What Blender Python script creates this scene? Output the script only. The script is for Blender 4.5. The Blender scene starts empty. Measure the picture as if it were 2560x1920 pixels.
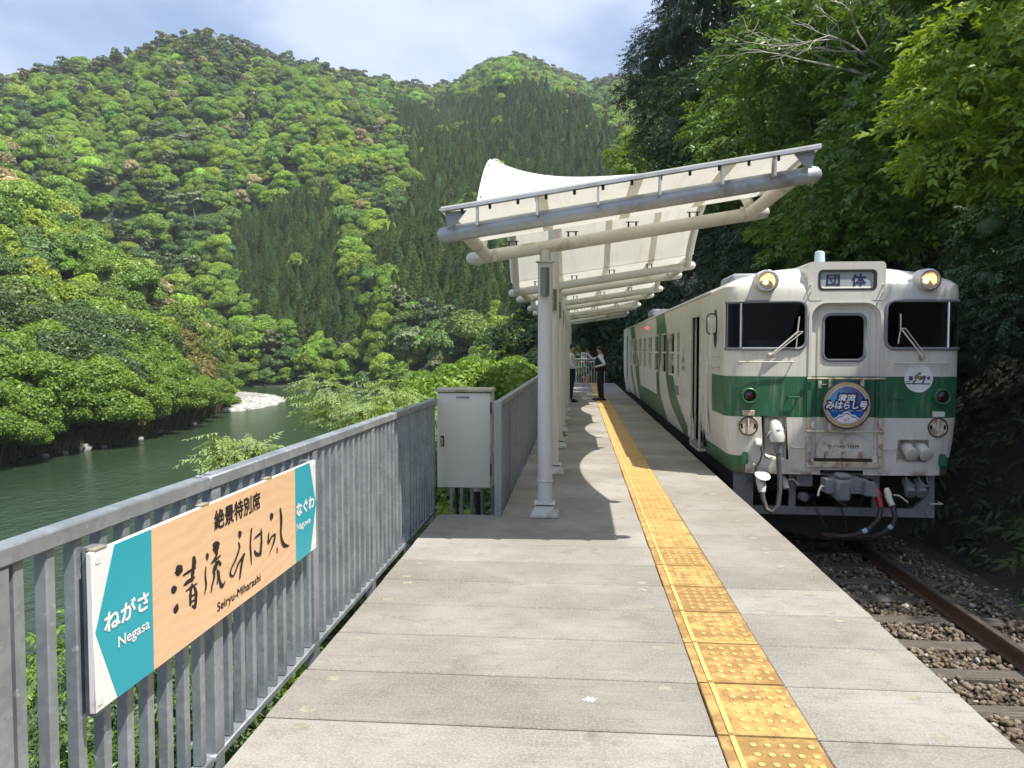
import bpy, math, random
import numpy as np
from math import sin, cos, pi, radians
from mathutils import Vector, Matrix

# ------------------------------------------------------------------ camera, sky, sun
scene = bpy.context.scene
COL = scene.collection
cam_d = bpy.data.cameras.new('camera'); cam_d.sensor_width = 36.0; cam_d.lens = 27.04
cam_d.clip_start = 0.05; cam_d.clip_end = 4000
cam = bpy.data.objects.new('camera', cam_d); COL.objects.link(cam)
cam.location = (0, 0, 1.575)
cam.rotation_euler = (radians(90 - 2.522), 0, radians(4.904))
scene.camera = cam

SUN_DIR = Vector((0.457, -0.255, 1.0)).normalized()       # towards the sun
SUN_EL = math.asin(SUN_DIR.z); SUN_AZ = math.atan2(SUN_DIR.x, SUN_DIR.y)
sd = bpy.data.lights.new('sun', 'SUN'); sd.energy = 5.0; sd.angle = radians(0.53); sd.color = (1.0, 0.96, 0.90)
sun = bpy.data.objects.new('sun', sd); COL.objects.link(sun)
sun.rotation_euler = (-SUN_DIR).to_track_quat('-Z', 'Y').to_euler()

world = bpy.data.worlds.new('World'); scene.world = world; world.use_nodes = True
wt = world.node_tree; wt.nodes.clear()
wo = wt.nodes.new('ShaderNodeOutputWorld'); wb = wt.nodes.new('ShaderNodeBackground')
wb.inputs['Strength'].default_value = 0.078
sky = wt.nodes.new('ShaderNodeTexSky'); sky.sky_type = 'NISHITA'; sky.sun_disc = False
sky.sun_elevation = SUN_EL; sky.sun_rotation = SUN_AZ; sky.air_density = 1.0; sky.dust_density = 1.0; sky.ozone_density = 3.0
tc = wt.nodes.new('ShaderNodeTexCoord')
mp = wt.nodes.new('ShaderNodeMapping'); mp.inputs['Scale'].default_value = (1.3, 1.3, 2.6); mp.inputs['Rotation'].default_value = (0.05, 0.1, 0.5)
cn = wt.nodes.new('ShaderNodeTexNoise'); cn.inputs['Scale'].default_value = 2.1; cn.inputs['Detail'].default_value = 7; cn.inputs['Roughness'].default_value = 0.55
cn.inputs['Distortion'].default_value = 0.15
cr = wt.nodes.new('ShaderNodeMapRange'); cr.inputs[1].default_value = 0.36; cr.inputs[2].default_value = 0.66
cr.inputs[3].default_value = 0.05; cr.inputs[4].default_value = 0.85; cr.interpolation_type = 'SMOOTHSTEP'
cm = wt.nodes.new('ShaderNodeMix'); cm.data_type = 'RGBA'
cm.inputs[7].default_value = (7.4, 8.3, 10.4, 1)
wt.links.new(tc.outputs['Generated'], mp.inputs['Vector']); wt.links.new(mp.outputs[0], cn.inputs['Vector'])
wt.links.new(cn.outputs['Fac'], cr.inputs[0]); wt.links.new(cr.outputs[0], cm.inputs[0])
veil = wt.nodes.new('ShaderNodeMix'); veil.data_type = 'RGBA'; veil.inputs[0].default_value = 0.5; veil.inputs[7].default_value = (4.3, 5.9, 9.4, 1)      # thin high veil over the clear sky
wt.links.new(sky.outputs[0], veil.inputs[6]); wt.links.new(veil.outputs[2], cm.inputs[6]); wt.links.new(cm.outputs[2], wb.inputs['Color']); wt.links.new(wb.outputs[0], wo.inputs[0])

vs = scene.view_settings
vs.view_transform = 'Standard'; vs.look = 'None'; vs.gamma = 1.0; vs.use_curve_mapping = False; vs.exposure = 0.6
scene.cycles.max_bounces = 8; scene.cycles.diffuse_bounces = 3; scene.cycles.glossy_bounces = 3
scene.cycles.transmission_bounces = 4; scene.cycles.transparent_max_bounces = 10
scene.cycles.caustics_reflective = False; scene.cycles.caustics_refractive = False
scene.cycles.use_denoising = True

# ------------------------------------------------------------------ materials
MATS = {}
class NT:
    """tiny helper round a material's node tree"""
    def __init__(self, name):
        self.m = bpy.data.materials.new(name); self.m.use_nodes = True
        self.t = self.m.node_tree; self.t.nodes.clear()
        self.out = self.n('ShaderNodeOutputMaterial')
    def n(self, typ, **kw):
        nd = self.t.nodes.new(typ)
        for k, v in kw.items(): setattr(nd, k, v)
        return nd
    def l(self, a, b): self.t.links.new(a, b)
    def put(self, sock, v):
        if hasattr(v, 'is_linked') or isinstance(v, bpy.types.NodeSocket): self.l(v, sock)
        elif isinstance(v, (tuple, list)) and len(v) == 3 and sock.type == 'RGBA': sock.default_value = (*v, 1)
        else: sock.default_value = v
    def pos(self):
        if not hasattr(self, '_pos'):
            g = self.n('ShaderNodeNewGeometry'); self._pos = g.outputs['Position']
        return self._pos
    def xyz(self):
        if not hasattr(self, '_xyz'):
            s = self.n('ShaderNodeSeparateXYZ'); self.l(self.pos(), s.inputs[0]); self._xyz = s.outputs
        return self._xyz
    def noise(self, scale, detail=4, rough=0.55, vec=None, stretch=None, dist=0.0):
        v = vec if vec is not None else self.pos()
        if stretch:
            m = self.n('ShaderNodeMapping'); m.inputs['Scale'].default_value = stretch; self.l(v, m.inputs['Vector']); v = m.outputs[0]
        nd = self.n('ShaderNodeTexNoise'); nd.inputs['Scale'].default_value = scale; nd.inputs['Detail'].default_value = detail
        nd.inputs['Roughness'].default_value = rough; nd.inputs['Distortion'].default_value = dist
        self.l(v, nd.inputs['Vector']); return nd.outputs['Fac']
    def math(self, op, a, b=0.0, c=None, clamp=False):
        nd = self.n('ShaderNodeMath', operation=op, use_clamp=clamp)
        self.put(nd.inputs[0], a); self.put(nd.inputs[1], b)
        if c is not None: self.put(nd.inputs[2], c)
        return nd.outputs[0]
    def ramp(self, v, a, b, lo=0.0, hi=1.0, smooth=True):
        nd = self.n('ShaderNodeMapRange'); nd.interpolation_type = 'SMOOTHSTEP' if smooth else 'LINEAR'
        self.put(nd.inputs[0], v); self.put(nd.inputs[1], a); self.put(nd.inputs[2], b); self.put(nd.inputs[3], lo); self.put(nd.inputs[4], hi)
        return nd.outputs[0]
    def mix(self, f, a, b, mode='MIX'):
        nd = self.n('ShaderNodeMix', data_type='RGBA', blend_type=mode)
        self.put(nd.inputs[0], f); self.put(nd.inputs[6], a); self.put(nd.inputs[7], b); return nd.outputs[2]
    def bump(self, h, strength=0.3, dist=0.01):
        nd = self.n('ShaderNodeBump'); nd.inputs['Strength'].default_value = strength; nd.inputs['Distance'].default_value = dist
        self.l(h, nd.inputs['Height']); return nd.outputs[0]
    def principled(self, color, rough=0.5, metal=0.0, spec=0.5, normal=None):
        p = self.n('ShaderNodeBsdfPrincipled'); self.put(p.inputs['Base Color'], color); self.put(p.inputs['Roughness'], rough)
        self.put(p.inputs['Metallic'], metal); self.put(p.inputs['Specular IOR Level'], spec)
        if normal is not None: self.l(normal, p.inputs['Normal'])
        return p.outputs[0]
    def done(self, sh, key=None):
        self.l(sh, self.out.inputs['Surface']); MATS[key or self.m.name] = self.m; return self.m

def pmat(name, col, rough=0.5, metal=0.0, var=0.12, scale=6.0, bump=0.0, bscale=60.0, dirt=None, dirt_amt=0.5, dscale=5.0, stretch=None, spec=0.5):
    """painted / raw surface: two-scale tonal variation, optional dirt or rust patches, fine relief"""
    t = NT(name)
    n1 = t.noise(scale, 5, 0.6, stretch=stretch); n2 = t.noise(scale * 9, 3, 0.6)
    k = t.math('ADD', t.math('MULTIPLY', n1, 0.65), t.math('MULTIPLY', n2, 0.35))
    lo = tuple(c * (1 - var) for c in col); hi = tuple(min(1, c * (1 + var)) for c in col)
    c = t.mix(t.ramp(k, 0.3, 0.7), lo, hi)
    r = rough
    if dirt:
        dn = t.noise(dscale, 8, 0.65, stretch=stretch); f = t.ramp(dn, 0.62 - 0.25 * dirt_amt, 0.74 - 0.1 * dirt_amt)
        c = t.mix(t.math('MULTIPLY', f, 0.85), c, dirt); r = t.ramp(f, 0, 1, rough, min(1, rough + 0.3))
    nm = t.bump(t.noise(bscale, 5, 0.6), bump, 0.01) if bump else None
    return t.done(t.principled(c, r, metal, spec, nm))

def leafmat(name, col, col2, transl=0.35, rough=0.45, rand=1.0, spec=0.35, inst=True):
    """foliage: colour varies from leaf to leaf and tree to tree, light passes through"""
    t = NT(name)
    g = t.n('ShaderNodeNewGeometry'); oi = t.n('ShaderNodeObjectInfo')
    k = t.math('ADD', t.math('MULTIPLY', g.outputs['Random Per Island'], 0.6 * rand), t.math('MULTIPLY', oi.outputs['Random'], 0.4))
    c = t.mix(t.math('MINIMUM', k, 1.0), col, col2)
    if inst:
        at = t.n('ShaderNodeAttribute', attribute_type='INSTANCER', attribute_name='tint')
        c = t.mix(1.0, c, at.outputs['Color'], 'MULTIPLY')
    p = t.principled(c, rough, 0, spec)
    tr = t.n('ShaderNodeBsdfTranslucent')
    c2 = t.mix(1.0, c, (1.25, 1.15, 0.45), 'MULTIPLY'); t.l(c2, tr.inputs['Color'])
    mx = t.n('ShaderNodeMixShader'); mx.inputs[0].default_value = transl
    t.l(p, mx.inputs[1]); t.l(tr.outputs[0], mx.inputs[2])
    return t.done(mx.outputs[0])

# ------------------------------------------------------------------ mesh helpers
class MB:
    """collects shapes into one mesh"""
    def __init__(self): self.v = []; self.f = []
    def add(self, vs, fs):
        o = len(self.v); self.v += [tuple(p) for p in vs]; self.f += [tuple(i + o for i in f) for f in fs]; return self
    def box(self, x0, x1, y0, y1, z0, z1):
        return self.add([(x0,y0,z0),(x1,y0,z0),(x1,y1,z0),(x0,y1,z0),(x0,y0,z1),(x1,y0,z1),(x1,y1,z1),(x0,y1,z1)],
                        [(3,2,1,0),(4,5,6,7),(0,1,5,4),(1,2,6,5),(2,3,7,6),(3,0,4,7)])
    def cbox(self, x0, x1, y0, y1, z0, z1, c=0.006):
        """box with chamfered edges: three crossing loops hulled"""
        vs = []; X = (x0, x1); Y = (y0, y1); Z = (z0, z1)
        idx = {}
        for i in (0,1):
            for j in (0,1):
                for k in (0,1):
                    sx, sy, sz = (1-2*i)*c, (1-2*j)*c, (1-2*k)*c
                    for a, p in enumerate(((X[i], Y[j]+sy, Z[k]+sz), (X[i]+sx, Y[j], Z[k]+sz), (X[i]+sx, Y[j]+sy, Z[k]))):
                        idx[i,j,k,a] = len(vs); vs.append(p)
        q = lambda *l: tuple(idx[m] for m in l)
        fs = [q((0,0,0,0),(0,0,1,0),(0,1,1,0),(0,1,0,0)), q((1,0,0,0),(1,1,0,0),(1,1,1,0),(1,0,1,0)),
              q((0,0,0,1),(1,0,0,1),(1,0,1,1),(0,0,1,1)), q((0,1,0,1),(0,1,1,1),(1,1,1,1),(1,1,0,1)),
              q((0,0,0,2),(0,1,0,2),(1,1,0,2),(1,0,0,2)), q((0,0,1,2),(1,0,1,2),(1,1,1,2),(0,1,1,2))]
        for i in (0,1):
            for j in (0,1): fs.append(q((i,j,0,0),(i,j,1,0),(i,j,1,1),(i,j,0,1)) if (i ^ j) else q((i,j,0,0),(i,j,0,1),(i,j,1,1),(i,j,1,0)))
            for k in (0,1): fs.append(q((i,0,k,0),(i,1,k,0),(i,1,k,2),(i,0,k,2)))
        for j in (0,1):
            for k in (0,1): fs.append(q((0,j,k,1),(1,j,k,1),(1,j,k,2),(0,j,k,2)))
        for i in (0,1):
            for j in (0,1):
                for k in (0,1): fs.append(q((i,j,k,0),(i,j,k,1),(i,j,k,2)))
        return self.add(vs, fs)
    def tube(self, pts, r, n=8, caps=True, dome=False):
        pts = [Vector(p) for p in pts]; m = len(pts)
        rs = r if isinstance(r, (list, tuple)) else [r] * m
        if dome:
            d0 = (pts[0]-pts[1]).normalized(); d1 = (pts[-1]-pts[-2]).normalized()
            pre = [(pts[0]+d0*rs[0]*sin(a), rs[0]*cos(a)) for a in (1.45, 1.1, .6)]
            post = [(pts[-1]+d1*rs[-1]*sin(a), rs[-1]*cos(a)) for a in (.6, 1.1, 1.45)]
            rs = [x[1] for x in pre] + list(rs) + [x[1] for x in post]; pts = [x[0] for x in pre] + pts + [x[0] for x in post]; m = len(pts)
        vs = []; ref = None
        for i, p in enumerate(pts):
            d = (pts[min(i+1, m-1)] - pts[max(i-1, 0)]).normalized()
            if ref is None:
                ref = Vector((0,0,1)) if abs(d.z) < .9 else Vector((1,0,0))
            u = ref - d * ref.dot(d)
            u = u.normalized() if u.length > 1e-6 else d.orthogonal().normalized()
            w = d.cross(u); ref = u
            for k in range(n):
                a = 2*pi*k/n; q = p + (u*cos(a) + w*sin(a)) * rs[i]; vs.append(q)
        fs = [(i*n+k, i*n+(k+1)%n, (i+1)*n+(k+1)%n, (i+1)*n+k) for i in range(m-1) for k in range(n)]
        if caps: fs += [tuple(range(n-1, -1, -1)), tuple((m-1)*n+k for k in range(n))]
        return self.add(vs, fs)
    def cyl(self, a, b, r, n=16, r2=None): return self.tube([a, b], [r, r if r2 is None else r2], n)
    def lathe(self, prof, origin, axis, n=20, caps=True):
        """prof: list of (radius, distance along axis)"""
        o = Vector(origin); d = Vector(axis).normalized(); u = d.orthogonal().normalized(); w = d.cross(u); vs = []
        for r, t in prof:
            for k in range(n): a = 2*pi*k/n; vs.append(o + d*t + (u*cos(a)+w*sin(a))*max(r, 1e-4))
        m = len(prof)
        fs = [(i*n+k, i*n+(k+1)%n, (i+1)*n+(k+1)%n, (i+1)*n+k) for i in range(m-1) for k in range(n)]
        if caps: fs += [tuple(range(n-1,-1,-1)), tuple((m-1)*n+k for k in range(n))]
        return self.add(vs, fs)
    def prism(self, poly, axis, a, b):
        """poly of 2-D points extruded along axis ('x': poly=(y,z); 'y': poly=(x,z); 'z': poly=(x,y)) from a to b"""
        def P(p, t): return {'x': (t, p[0], p[1]), 'y': (p[0], t, p[1]), 'z': (p[0], p[1], t)}[axis]
        n = len(poly); vs = [P(p, a) for p in poly] + [P(p, b) for p in poly]
        fs = [tuple(range(n-1,-1,-1)), tuple(range(n, 2*n))] + [(i, (i+1)%n, n+(i+1)%n, n+i) for i in range(n)]
        return self.add(vs, fs)
    def loft(self, rings, closed=True, cap=False):
        n = len(rings[0]); vs = [p for r in rings for p in r]
        fs = [(i*n+k, i*n+(k+1)%n, (i+1)*n+(k+1)%n, (i+1)*n+k) for i in range(len(rings)-1) for k in range(n if closed else n-1)]
        if cap: fs.append(tuple((len(rings)-1)*n+k for k in range(n)))
        return self.add(vs, fs)
    def mesh(self, name, smooth=None):
        me = bpy.data.meshes.new(name); me.from_pydata([tuple(p) for p in self.v], [], self.f); me.update()
        import bmesh
        bm = bmesh.new(); bm.from_mesh(me); bmesh.ops.recalc_face_normals(bm, faces=bm.faces); bm.to_mesh(me); bm.free()
        if smooth: me.shade_smooth(); me.set_sharp_from_angle(angle=radians(smooth))
        return me

def rrect(cx, cz, hw, hh, r, n=6):
    """rounded rectangle outline in 2-D, anticlockwise"""
    out = []
    for (sx, sz, a0) in ((1,1,0),(-1,1,90),(-1,-1,180),(1,-1,270)):
        for k in range(n+1):
            a = radians(a0 + 90*k/n); out.append((cx + sx*(hw-r) + r*cos(a), cz + sz*(hh-r) + r*sin(a)))
    return out

def put(o, parent=None):
    COL.objects.link(o)
    if parent is not None:
        o.parent = parent; base = parent.location.copy(); p = parent.parent
        while p is not None: base += p.location; p = p.parent
        o.location = o.location - base
    return o
def obj(name, mb, mat, parent=None, smooth=40):
    me = mb if isinstance(mb, bpy.types.Mesh) else mb.mesh(name, smooth)
    if mat is not None and len(me.materials) == 0: me.materials.append(MATS[mat] if isinstance(mat, str) else mat)
    return put(bpy.data.objects.new(name, me), parent)
def tag(o, label=None, cat=None, group=None, kind=None):
    for k, v in (('label', label), ('category', cat), ('group', group), ('kind', kind)):
        if v: o[k] = v
    return o
def thing(name, loc, label, cat, group=None):
    o = bpy.data.objects.new(name, None); o.empty_display_size = 0.2; o.location = loc; COL.objects.link(o)
    return tag(o, label, cat, group)
ONES = 'zeroth first second third fourth fifth sixth seventh eighth ninth tenth eleventh twelfth thirteenth fourteenth fifteenth sixteenth seventeenth eighteenth nineteenth'.split()
TENS = {20: ('twentieth', 'twenty'), 30: ('thirtieth', 'thirty'), 40: ('fortieth', 'forty'), 50: ('fiftieth', 'fifty'), 60: ('sixtieth', 'sixty'), 70: ('seventieth', 'seventy'), 80: ('eightieth', 'eighty'), 90: ('ninetieth', 'ninety')}
def ordinal(n): return ONES[n] if n < 20 else (TENS[n][0] if n % 10 == 0 else TENS[n//10*10][1] + '-' + ONES[n % 10])
def number_labels(things, key, text):
    for i, o in enumerate(sorted(things, key=key)): o['label'] = text % ('' if False else ordinal(i+1))
def struct(o): o['kind'] = 'structure'; return o
def dup(root, loc, label=None, rz=None, sc=None):
    r = root.copy(); COL.objects.link(r); r.location = loc
    if rz is not None: r.rotation_euler = (0, 0, rz)
    if sc is not None: r.scale = sc if hasattr(sc, '__len__') else (sc,)*3
    if label: r['label'] = label
    for ch in root.children:
        c = ch.copy(); COL.objects.link(c); c.parent = r
        for g in ch.children: d = g.copy(); COL.objects.link(d); d.parent = c
    return r
def fast_mesh(name, V, F):
    """big mesh straight from arrays; F is (n,3) or (n,4)"""
    me = bpy.data.meshes.new(name); V = np.asarray(V, np.float32); F = np.asarray(F, np.int32); k = F.shape[1]
    me.vertices.add(len(V)); me.vertices.foreach_set('co', V.ravel())
    me.loops.add(F.size); me.loops.foreach_set('vertex_index', F.ravel())
    me.polygons.add(len(F)); me.polygons.foreach_set('loop_start', np.arange(0, F.size, k, dtype=np.int32))
    me.polygons.foreach_set('loop_total', np.full(len(F), k, np.int32))
    me.update(calc_edges=True); me.validate(); return me

def text_mesh(s, size=1.0, bold=0.0, shear=0.0):
    """lettering as a flat mesh in the XY plane, centred; returns mesh and its width, height"""
    cu = bpy.data.curves.new('lettering', 'FONT'); cu.body = s; cu.size = size; cu.align_x = 'LEFT'; cu.offset = bold; cu.shear = shear
    cu.resolution_u = 3
    o = bpy.data.objects.new('lettering', cu); COL.objects.link(o); dg = bpy.context.evaluated_depsgraph_get()
    me = bpy.data.meshes.new_from_object(o.evaluated_get(dg)); COL.objects.unlink(o); bpy.data.objects.remove(o); 
    me.materials.clear()
    co = np.zeros(len(me.vertices)*3, np.float32); me.vertices.foreach_get('co', co); co = co.reshape(-1,3)
    lo, hi = co.min(0), co.max(0); co -= (lo+hi)/2; me.vertices.foreach_set('co', co.ravel()); me.update()
    return me, hi[0]-lo[0], hi[1]-lo[1]
def lettering(name, s, frame, w=None, h=None, mat='ink', parent=None, bold=0.0, shear=0.0):
    """text fitted to width w and/or height h; frame = (centre, right vector, up vector)"""
    me, tw, th = text_mesh(s, 1.0, 0.0, shear)
    sx = (w/tw) if w else (h/th); sy = (h/th) if h else sx
    c, rt, up = (Vector(x) for x in frame); co = np.zeros(len(me.vertices)*3, np.float32); me.vertices.foreach_get('co', co); co = co.reshape(-1,3)
    new = np.array(c)[None] + co[:, :1]*sx*np.array(rt)[None] + co[:, 1:2]*sy*np.array(up)[None]
    me.vertices.foreach_set('co', new.astype(np.float32).ravel()); me.update()
    if bold:
        import bmesh
        nrm = rt.cross(up); bm = bmesh.new()
        for k, (dx, dy) in enumerate(((0, 0), (1, 0), (-1, 0), (0, 1), (0, -1), (.7, .7), (-.7, .7), (.7, -.7), (-.7, -.7))):
            m2 = me.copy(); m2.transform(Matrix.Translation(rt*(dx*bold*sx*.5) + up*(dy*bold*sy*.5) + nrm*(.00012*k))); bm.from_mesh(m2); bpy.data.meshes.remove(m2)
        bm.to_mesh(me); bm.free()
    return obj(name, me, mat, parent)

# ------------------------------------------------------------------ material library
def concrete():
    t = NT('concrete')
    big = t.noise(0.9, 6, 0.6); mid = t.noise(7, 6, 0.65); fine = t.noise(85, 5, 0.75); wood = t.noise(5, 6, 0.6, stretch=(0.7, 7.0, 1.0))
    c = t.mix(t.ramp(big, 0.35, 0.68), (0.205, 0.186, 0.152), (0.315, 0.296, 0.258))
    c = t.mix(t.math('MULTIPLY', t.ramp(mid, 0.45, 0.75), 0.4), c, (0.155, 0.132, 0.102))
    c = t.mix(t.math('MULTIPLY', t.ramp(wood, 0.5, 0.8), 0.42), c, (0.365, 0.348, 0.31))
    dk = t.noise(6, 6, 0.65, stretch=(0.5, 5.0, 1.0)); c = t.mix(t.math('MULTIPLY', t.ramp(dk, 0.50, 0.70), 0.38), c, (0.15, 0.132, 0.11))
    c = t.mix(t.math('MULTIPLY', t.ramp(fine, 0.46, 0.58), 0.42), c, (0.42, 0.402, 0.365))
    oi = t.n('ShaderNodeObjectInfo'); c = t.mix(1.0, c, t.mix(oi.outputs['Random'], (0.90, 0.89, 0.87), (1.10, 1.10, 1.10)), 'MULTIPLY')
    st_ = t.noise(2.6, 7, 0.7, dist=0.6); c = t.mix(t.math('MULTIPLY', t.ramp(st_, 0.56, 0.70), 0.40), c, (0.135, 0.112, 0.078))
    vo = t.n('ShaderNodeTexVoronoi'); vo.inputs['Scale'].default_value = 16.0; t.l(t.pos(), vo.inputs['Vector'])
    spot = t.math('MULTIPLY', t.ramp(vo.outputs['Distance'], 0.05, 0.15, 1, 0), t.ramp(t.noise(1.6, 3), 0.44, 0.60))
    c = t.mix(t.math('MULTIPLY', spot, 0.5), c, (0.14, 0.125, 0.11))
    nm = t.bump(t.math('ADD', t.math('MULTIPLY', fine, 0.5), mid), 0.35, 0.006)
    return t.done(t.principled(c, 0.88, 0, 0.3, nm))
concrete()
def tactile():
    t = NT('tactile_yellow')
    z = t.xyz()[2]
    n = t.noise(9, 7, 0.7); n2 = t.noise(3.0, 5, 0.6); y = t.xyz()[1]
    oi = t.n('ShaderNodeObjectInfo'); n = t.math('ADD', n, t.math('MULTIPLY', t.math('SUBTRACT', oi.outputs['Random'], 0.4), 0.16))
    worn = t.math('MULTIPLY', t.ramp(n, 0.33, 0.60), t.ramp(y, 4.5, 11.0, 1.0, 0.30))
    c = t.mix(t.ramp(n2, 0.3, 0.7), (0.50, 0.325, 0.105), (0.575, 0.38, 0.135))
    c = t.mix(t.math('MULTIPLY', worn, 0.9), c, (0.27, 0.155, 0.055))
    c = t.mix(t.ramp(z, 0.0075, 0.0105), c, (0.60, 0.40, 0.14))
    return t.done(t.principled(c, 0.7, 0, 0.3, t.bump(t.noise(70, 4), 0.3, 0.004)))
tactile()
pmat('joint', (0.16, 0.15, 0.135), 0.95, var=0.3, scale=30, bump=0.4)
pmat('mortar', (0.31, 0.28, 0.215), 0.95, var=0.35, scale=22, bump=0.6, bscale=90)
pmat('white_paint', (0.46, 0.455, 0.44), 0.9, var=0.2, scale=40)
def galv():
    t = NT('galvanised')
    vo = t.n('ShaderNodeTexVoronoi'); vo.inputs['Scale'].default_value = 45; t.l(t.pos(), vo.inputs['Vector'])
    n = t.noise(5, 5, 0.6); k = t.math('ADD', t.math('MULTIPLY', vo.outputs['Color'], 0.18), t.math('MULTIPLY', n, 0.82))
    c = t.mix(t.ramp(k, 0.3, 0.7), (0.235, 0.258, 0.268), (0.355, 0.378, 0.388))
    spots = t.ramp(t.noise(30, 3, 0.5), 0.66, 0.72); c = t.mix(t.math('MULTIPLY', spots, 0.5), c, (0.58, 0.6, 0.61))
    return t.done(t.principled(c, t.ramp(n, 0.3, 0.7, 0.38, 0.55), 0.35, 0.5, t.bump(vo.outputs['Distance'], 0.05, 0.002)))
galv()
pmat('grey_steel', (0.33, 0.345, 0.35), 0.5, 0.3, 0.10, 4, 0.05)
pmat('white_steel', (0.66, 0.645, 0.59), 0.45, 0, 0.07, 3, 0.04, 40, dirt=(0.34, 0.30, 0.17), dirt_amt=0.35, dscale=2.2)
pmat('pole_paint', (0.62, 0.62, 0.60), 0.42, 0, 0.05, 2, 0.0)
pmat('shoe_paint', (0.60, 0.60, 0.56), 0.5, 0, 0.1, 9, dirt=(0.30, 0.31, 0.16), dirt_amt=0.55, dscale=6)
pmat('lamp_grey', (0.19, 0.20, 0.19), 0.35, 0.4, 0.06, 5)
pmat('galv_tube', (0.47, 0.485, 0.485), 0.42, 0.35, 0.12, 5, dirt=(0.26, 0.25, 0.22), dirt_amt=0.5, dscale=3.0)
pmat('dark_bracket', (0.05, 0.045, 0.04), 0.6, 0.4, 0.2, 20)
def membrane():
    t = NT('membrane')
    n = t.noise(1.6, 6, 0.6); st = t.noise(3.5, 6, 0.65, stretch=(3.0, 0.35, 0.35))
    c = t.mix(t.ramp(n, 0.3, 0.7), (0.80, 0.795, 0.76), (0.86, 0.86, 0.84))
    c = t.mix(t.math('MULTIPLY', t.ramp(st, 0.50, 0.72), 0.45), c, (0.60, 0.59, 0.55))
    p = t.principled(c, 0.55, 0, 0.3)
    tr = t.n('ShaderNodeBsdfTranslucent'); t.l(t.mix(1.0, c, (1.0, 0.96, 0.84), 'MULTIPLY'), tr.inputs['Color'])
    mx = t.n('ShaderNodeMixShader'); mx.inputs[0].default_value = 0.36; t.l(p, mx.inputs[1]); t.l(tr.outputs[0], mx.inputs[2])
    return t.done(mx.outputs[0])
membrane()
pmat('cabinet_paint', (0.76, 0.73, 0.63), 0.5, 0, 0.04, 2.5)
pmat('cabinet_lid', (0.52, 0.47, 0.32), 0.6, 0, 0.15, 8, dirt=(0.22, 0.22, 0.11), dirt_amt=0.6, dscale=8)
pmat('black_rubber', (0.022, 0.021, 0.021), 0.6, 0, 0.25, 12, 0.1, 60)
pmat('cable_grey', (0.075, 0.073, 0.070), 0.55, 0, 0.2, 14)
pmat('rubber_seal', (0.20, 0.21, 0.225), 0.5, 0, 0.12, 12)
pmat('dark_void', (0.006, 0.006, 0.006), 0.9, 0, 0.1, 5)
pmat('chrome', (0.62, 0.63, 0.63), 0.22, 0.95, 0.05, 10)
pmat('ink', (0.012, 0.012, 0.012), 0.6, 0, 0.1, 10)
pmat('navy_ink', (0.03, 0.032, 0.085), 0.5, 0, 0.1, 10)
pmat('white_ink', (0.80, 0.80, 0.80), 0.5, 0, 0.03, 10)
pmat('label_white', (0.72, 0.73, 0.72), 0.4, 0, 0.05, 20)
pmat('red_ink', (0.52, 0.03, 0.04), 0.5, 0, 0.1, 10)
pmat('teal', (0.010, 0.36, 0.44), 0.32, 0, 0.03, 3)
pmat('sign_white', (0.80, 0.80, 0.77), 0.35, 0, 0.03, 6, dirt=(0.46, 0.41, 0.30), dirt_amt=0.12, dscale=9)
def woodprint():
    t = NT('sign_wood')
    sp = t.xyz(); cmb = t.n('ShaderNodeCombineXYZ')
    warp = t.noise(1.7, 3, 0.5)
    t.l(t.math('MULTIPLY', sp[1], 0.35), cmb.inputs[0]); t.l(t.math('ADD', sp[2], t.math('MULTIPLY', warp, 0.35)), cmb.inputs[1])
    w = t.n('ShaderNodeTexWave', wave_type='BANDS', bands_direction='Y'); w.inputs['Scale'].default_value = 6; w.inputs['Distortion'].default_value = 9
    w.inputs['Detail'].default_value = 4; w.inputs['Detail Scale'].default_value = 0.7; t.l(cmb.outputs[0], w.inputs['Vector'])
    c = t.mix(t.math('MULTIPLY', t.ramp(w.outputs['Fac'], 0.25, 1.0), t.math('MULTIPLY', t.noise(3.0, 4), 0.6)), (0.78, 0.50, 0.28), (0.64, 0.35, 0.17))
    c = t.mix(t.math('MULTIPLY', t.noise(9, 5, 0.6, stretch=(1, 0.8, 8)), 0.35), c, (0.87, 0.60, 0.38))
    return t.done(t.principled(c, 0.38, 0, 0.4))
woodprint()
def ballast():
    t = NT('ballast'); g = t.n('ShaderNodeNewGeometry'); r = g.outputs['Random Per Island']
    c = t.mix(t.ramp(r, 0.0, 0.55), (0.085, 0.068, 0.050), (0.20, 0.155, 0.108)); c = t.mix(t.ramp(r, 0.55, 0.85), c, (0.27, 0.225, 0.17)); c = t.mix(t.ramp(r, 0.955, 0.965), c, (0.52, 0.49, 0.44))
    c = t.mix(t.math('MULTIPLY', t.noise(40, 4), 0.5), c, (0.10, 0.075, 0.05)); return t.done(t.principled(c, 0.9, 0, 0.25, t.bump(t.noise(90, 4), 0.4, 0.004)))
ballast()
pmat('ballast_bed', (0.075, 0.060, 0.045), 0.95, 0, 0.5, 20, 0.7, 40)
pmat('sleeper_wood', (0.098, 0.082, 0.066), 0.9, 0, 0.4, 5, 0.8, 40, stretch=(0.5, 8, 8), dirt=(0.22, 0.20, 0.18), dirt_amt=0.4, dscale=6)
pmat('rail_rust', (0.115, 0.065, 0.040), 0.75, 0.2, 0.35, 20, 0.3)
pmat('rail_top', (0.24, 0.20, 0.17), 0.38, 0.7, 0.25, 12)
pmat('soil', (0.030, 0.032, 0.018), 0.95, 0, 0.5, 2.5, 0.8, 12)
pmat('forest_floor', (0.035, 0.055, 0.018), 0.95, 0, 0.5, 0.4, 0.6, 3)
pmat('gravel_bar', (0.42, 0.405, 0.37), 0.9, 0, 0.25, 0.9, 0.8, 4)
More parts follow.
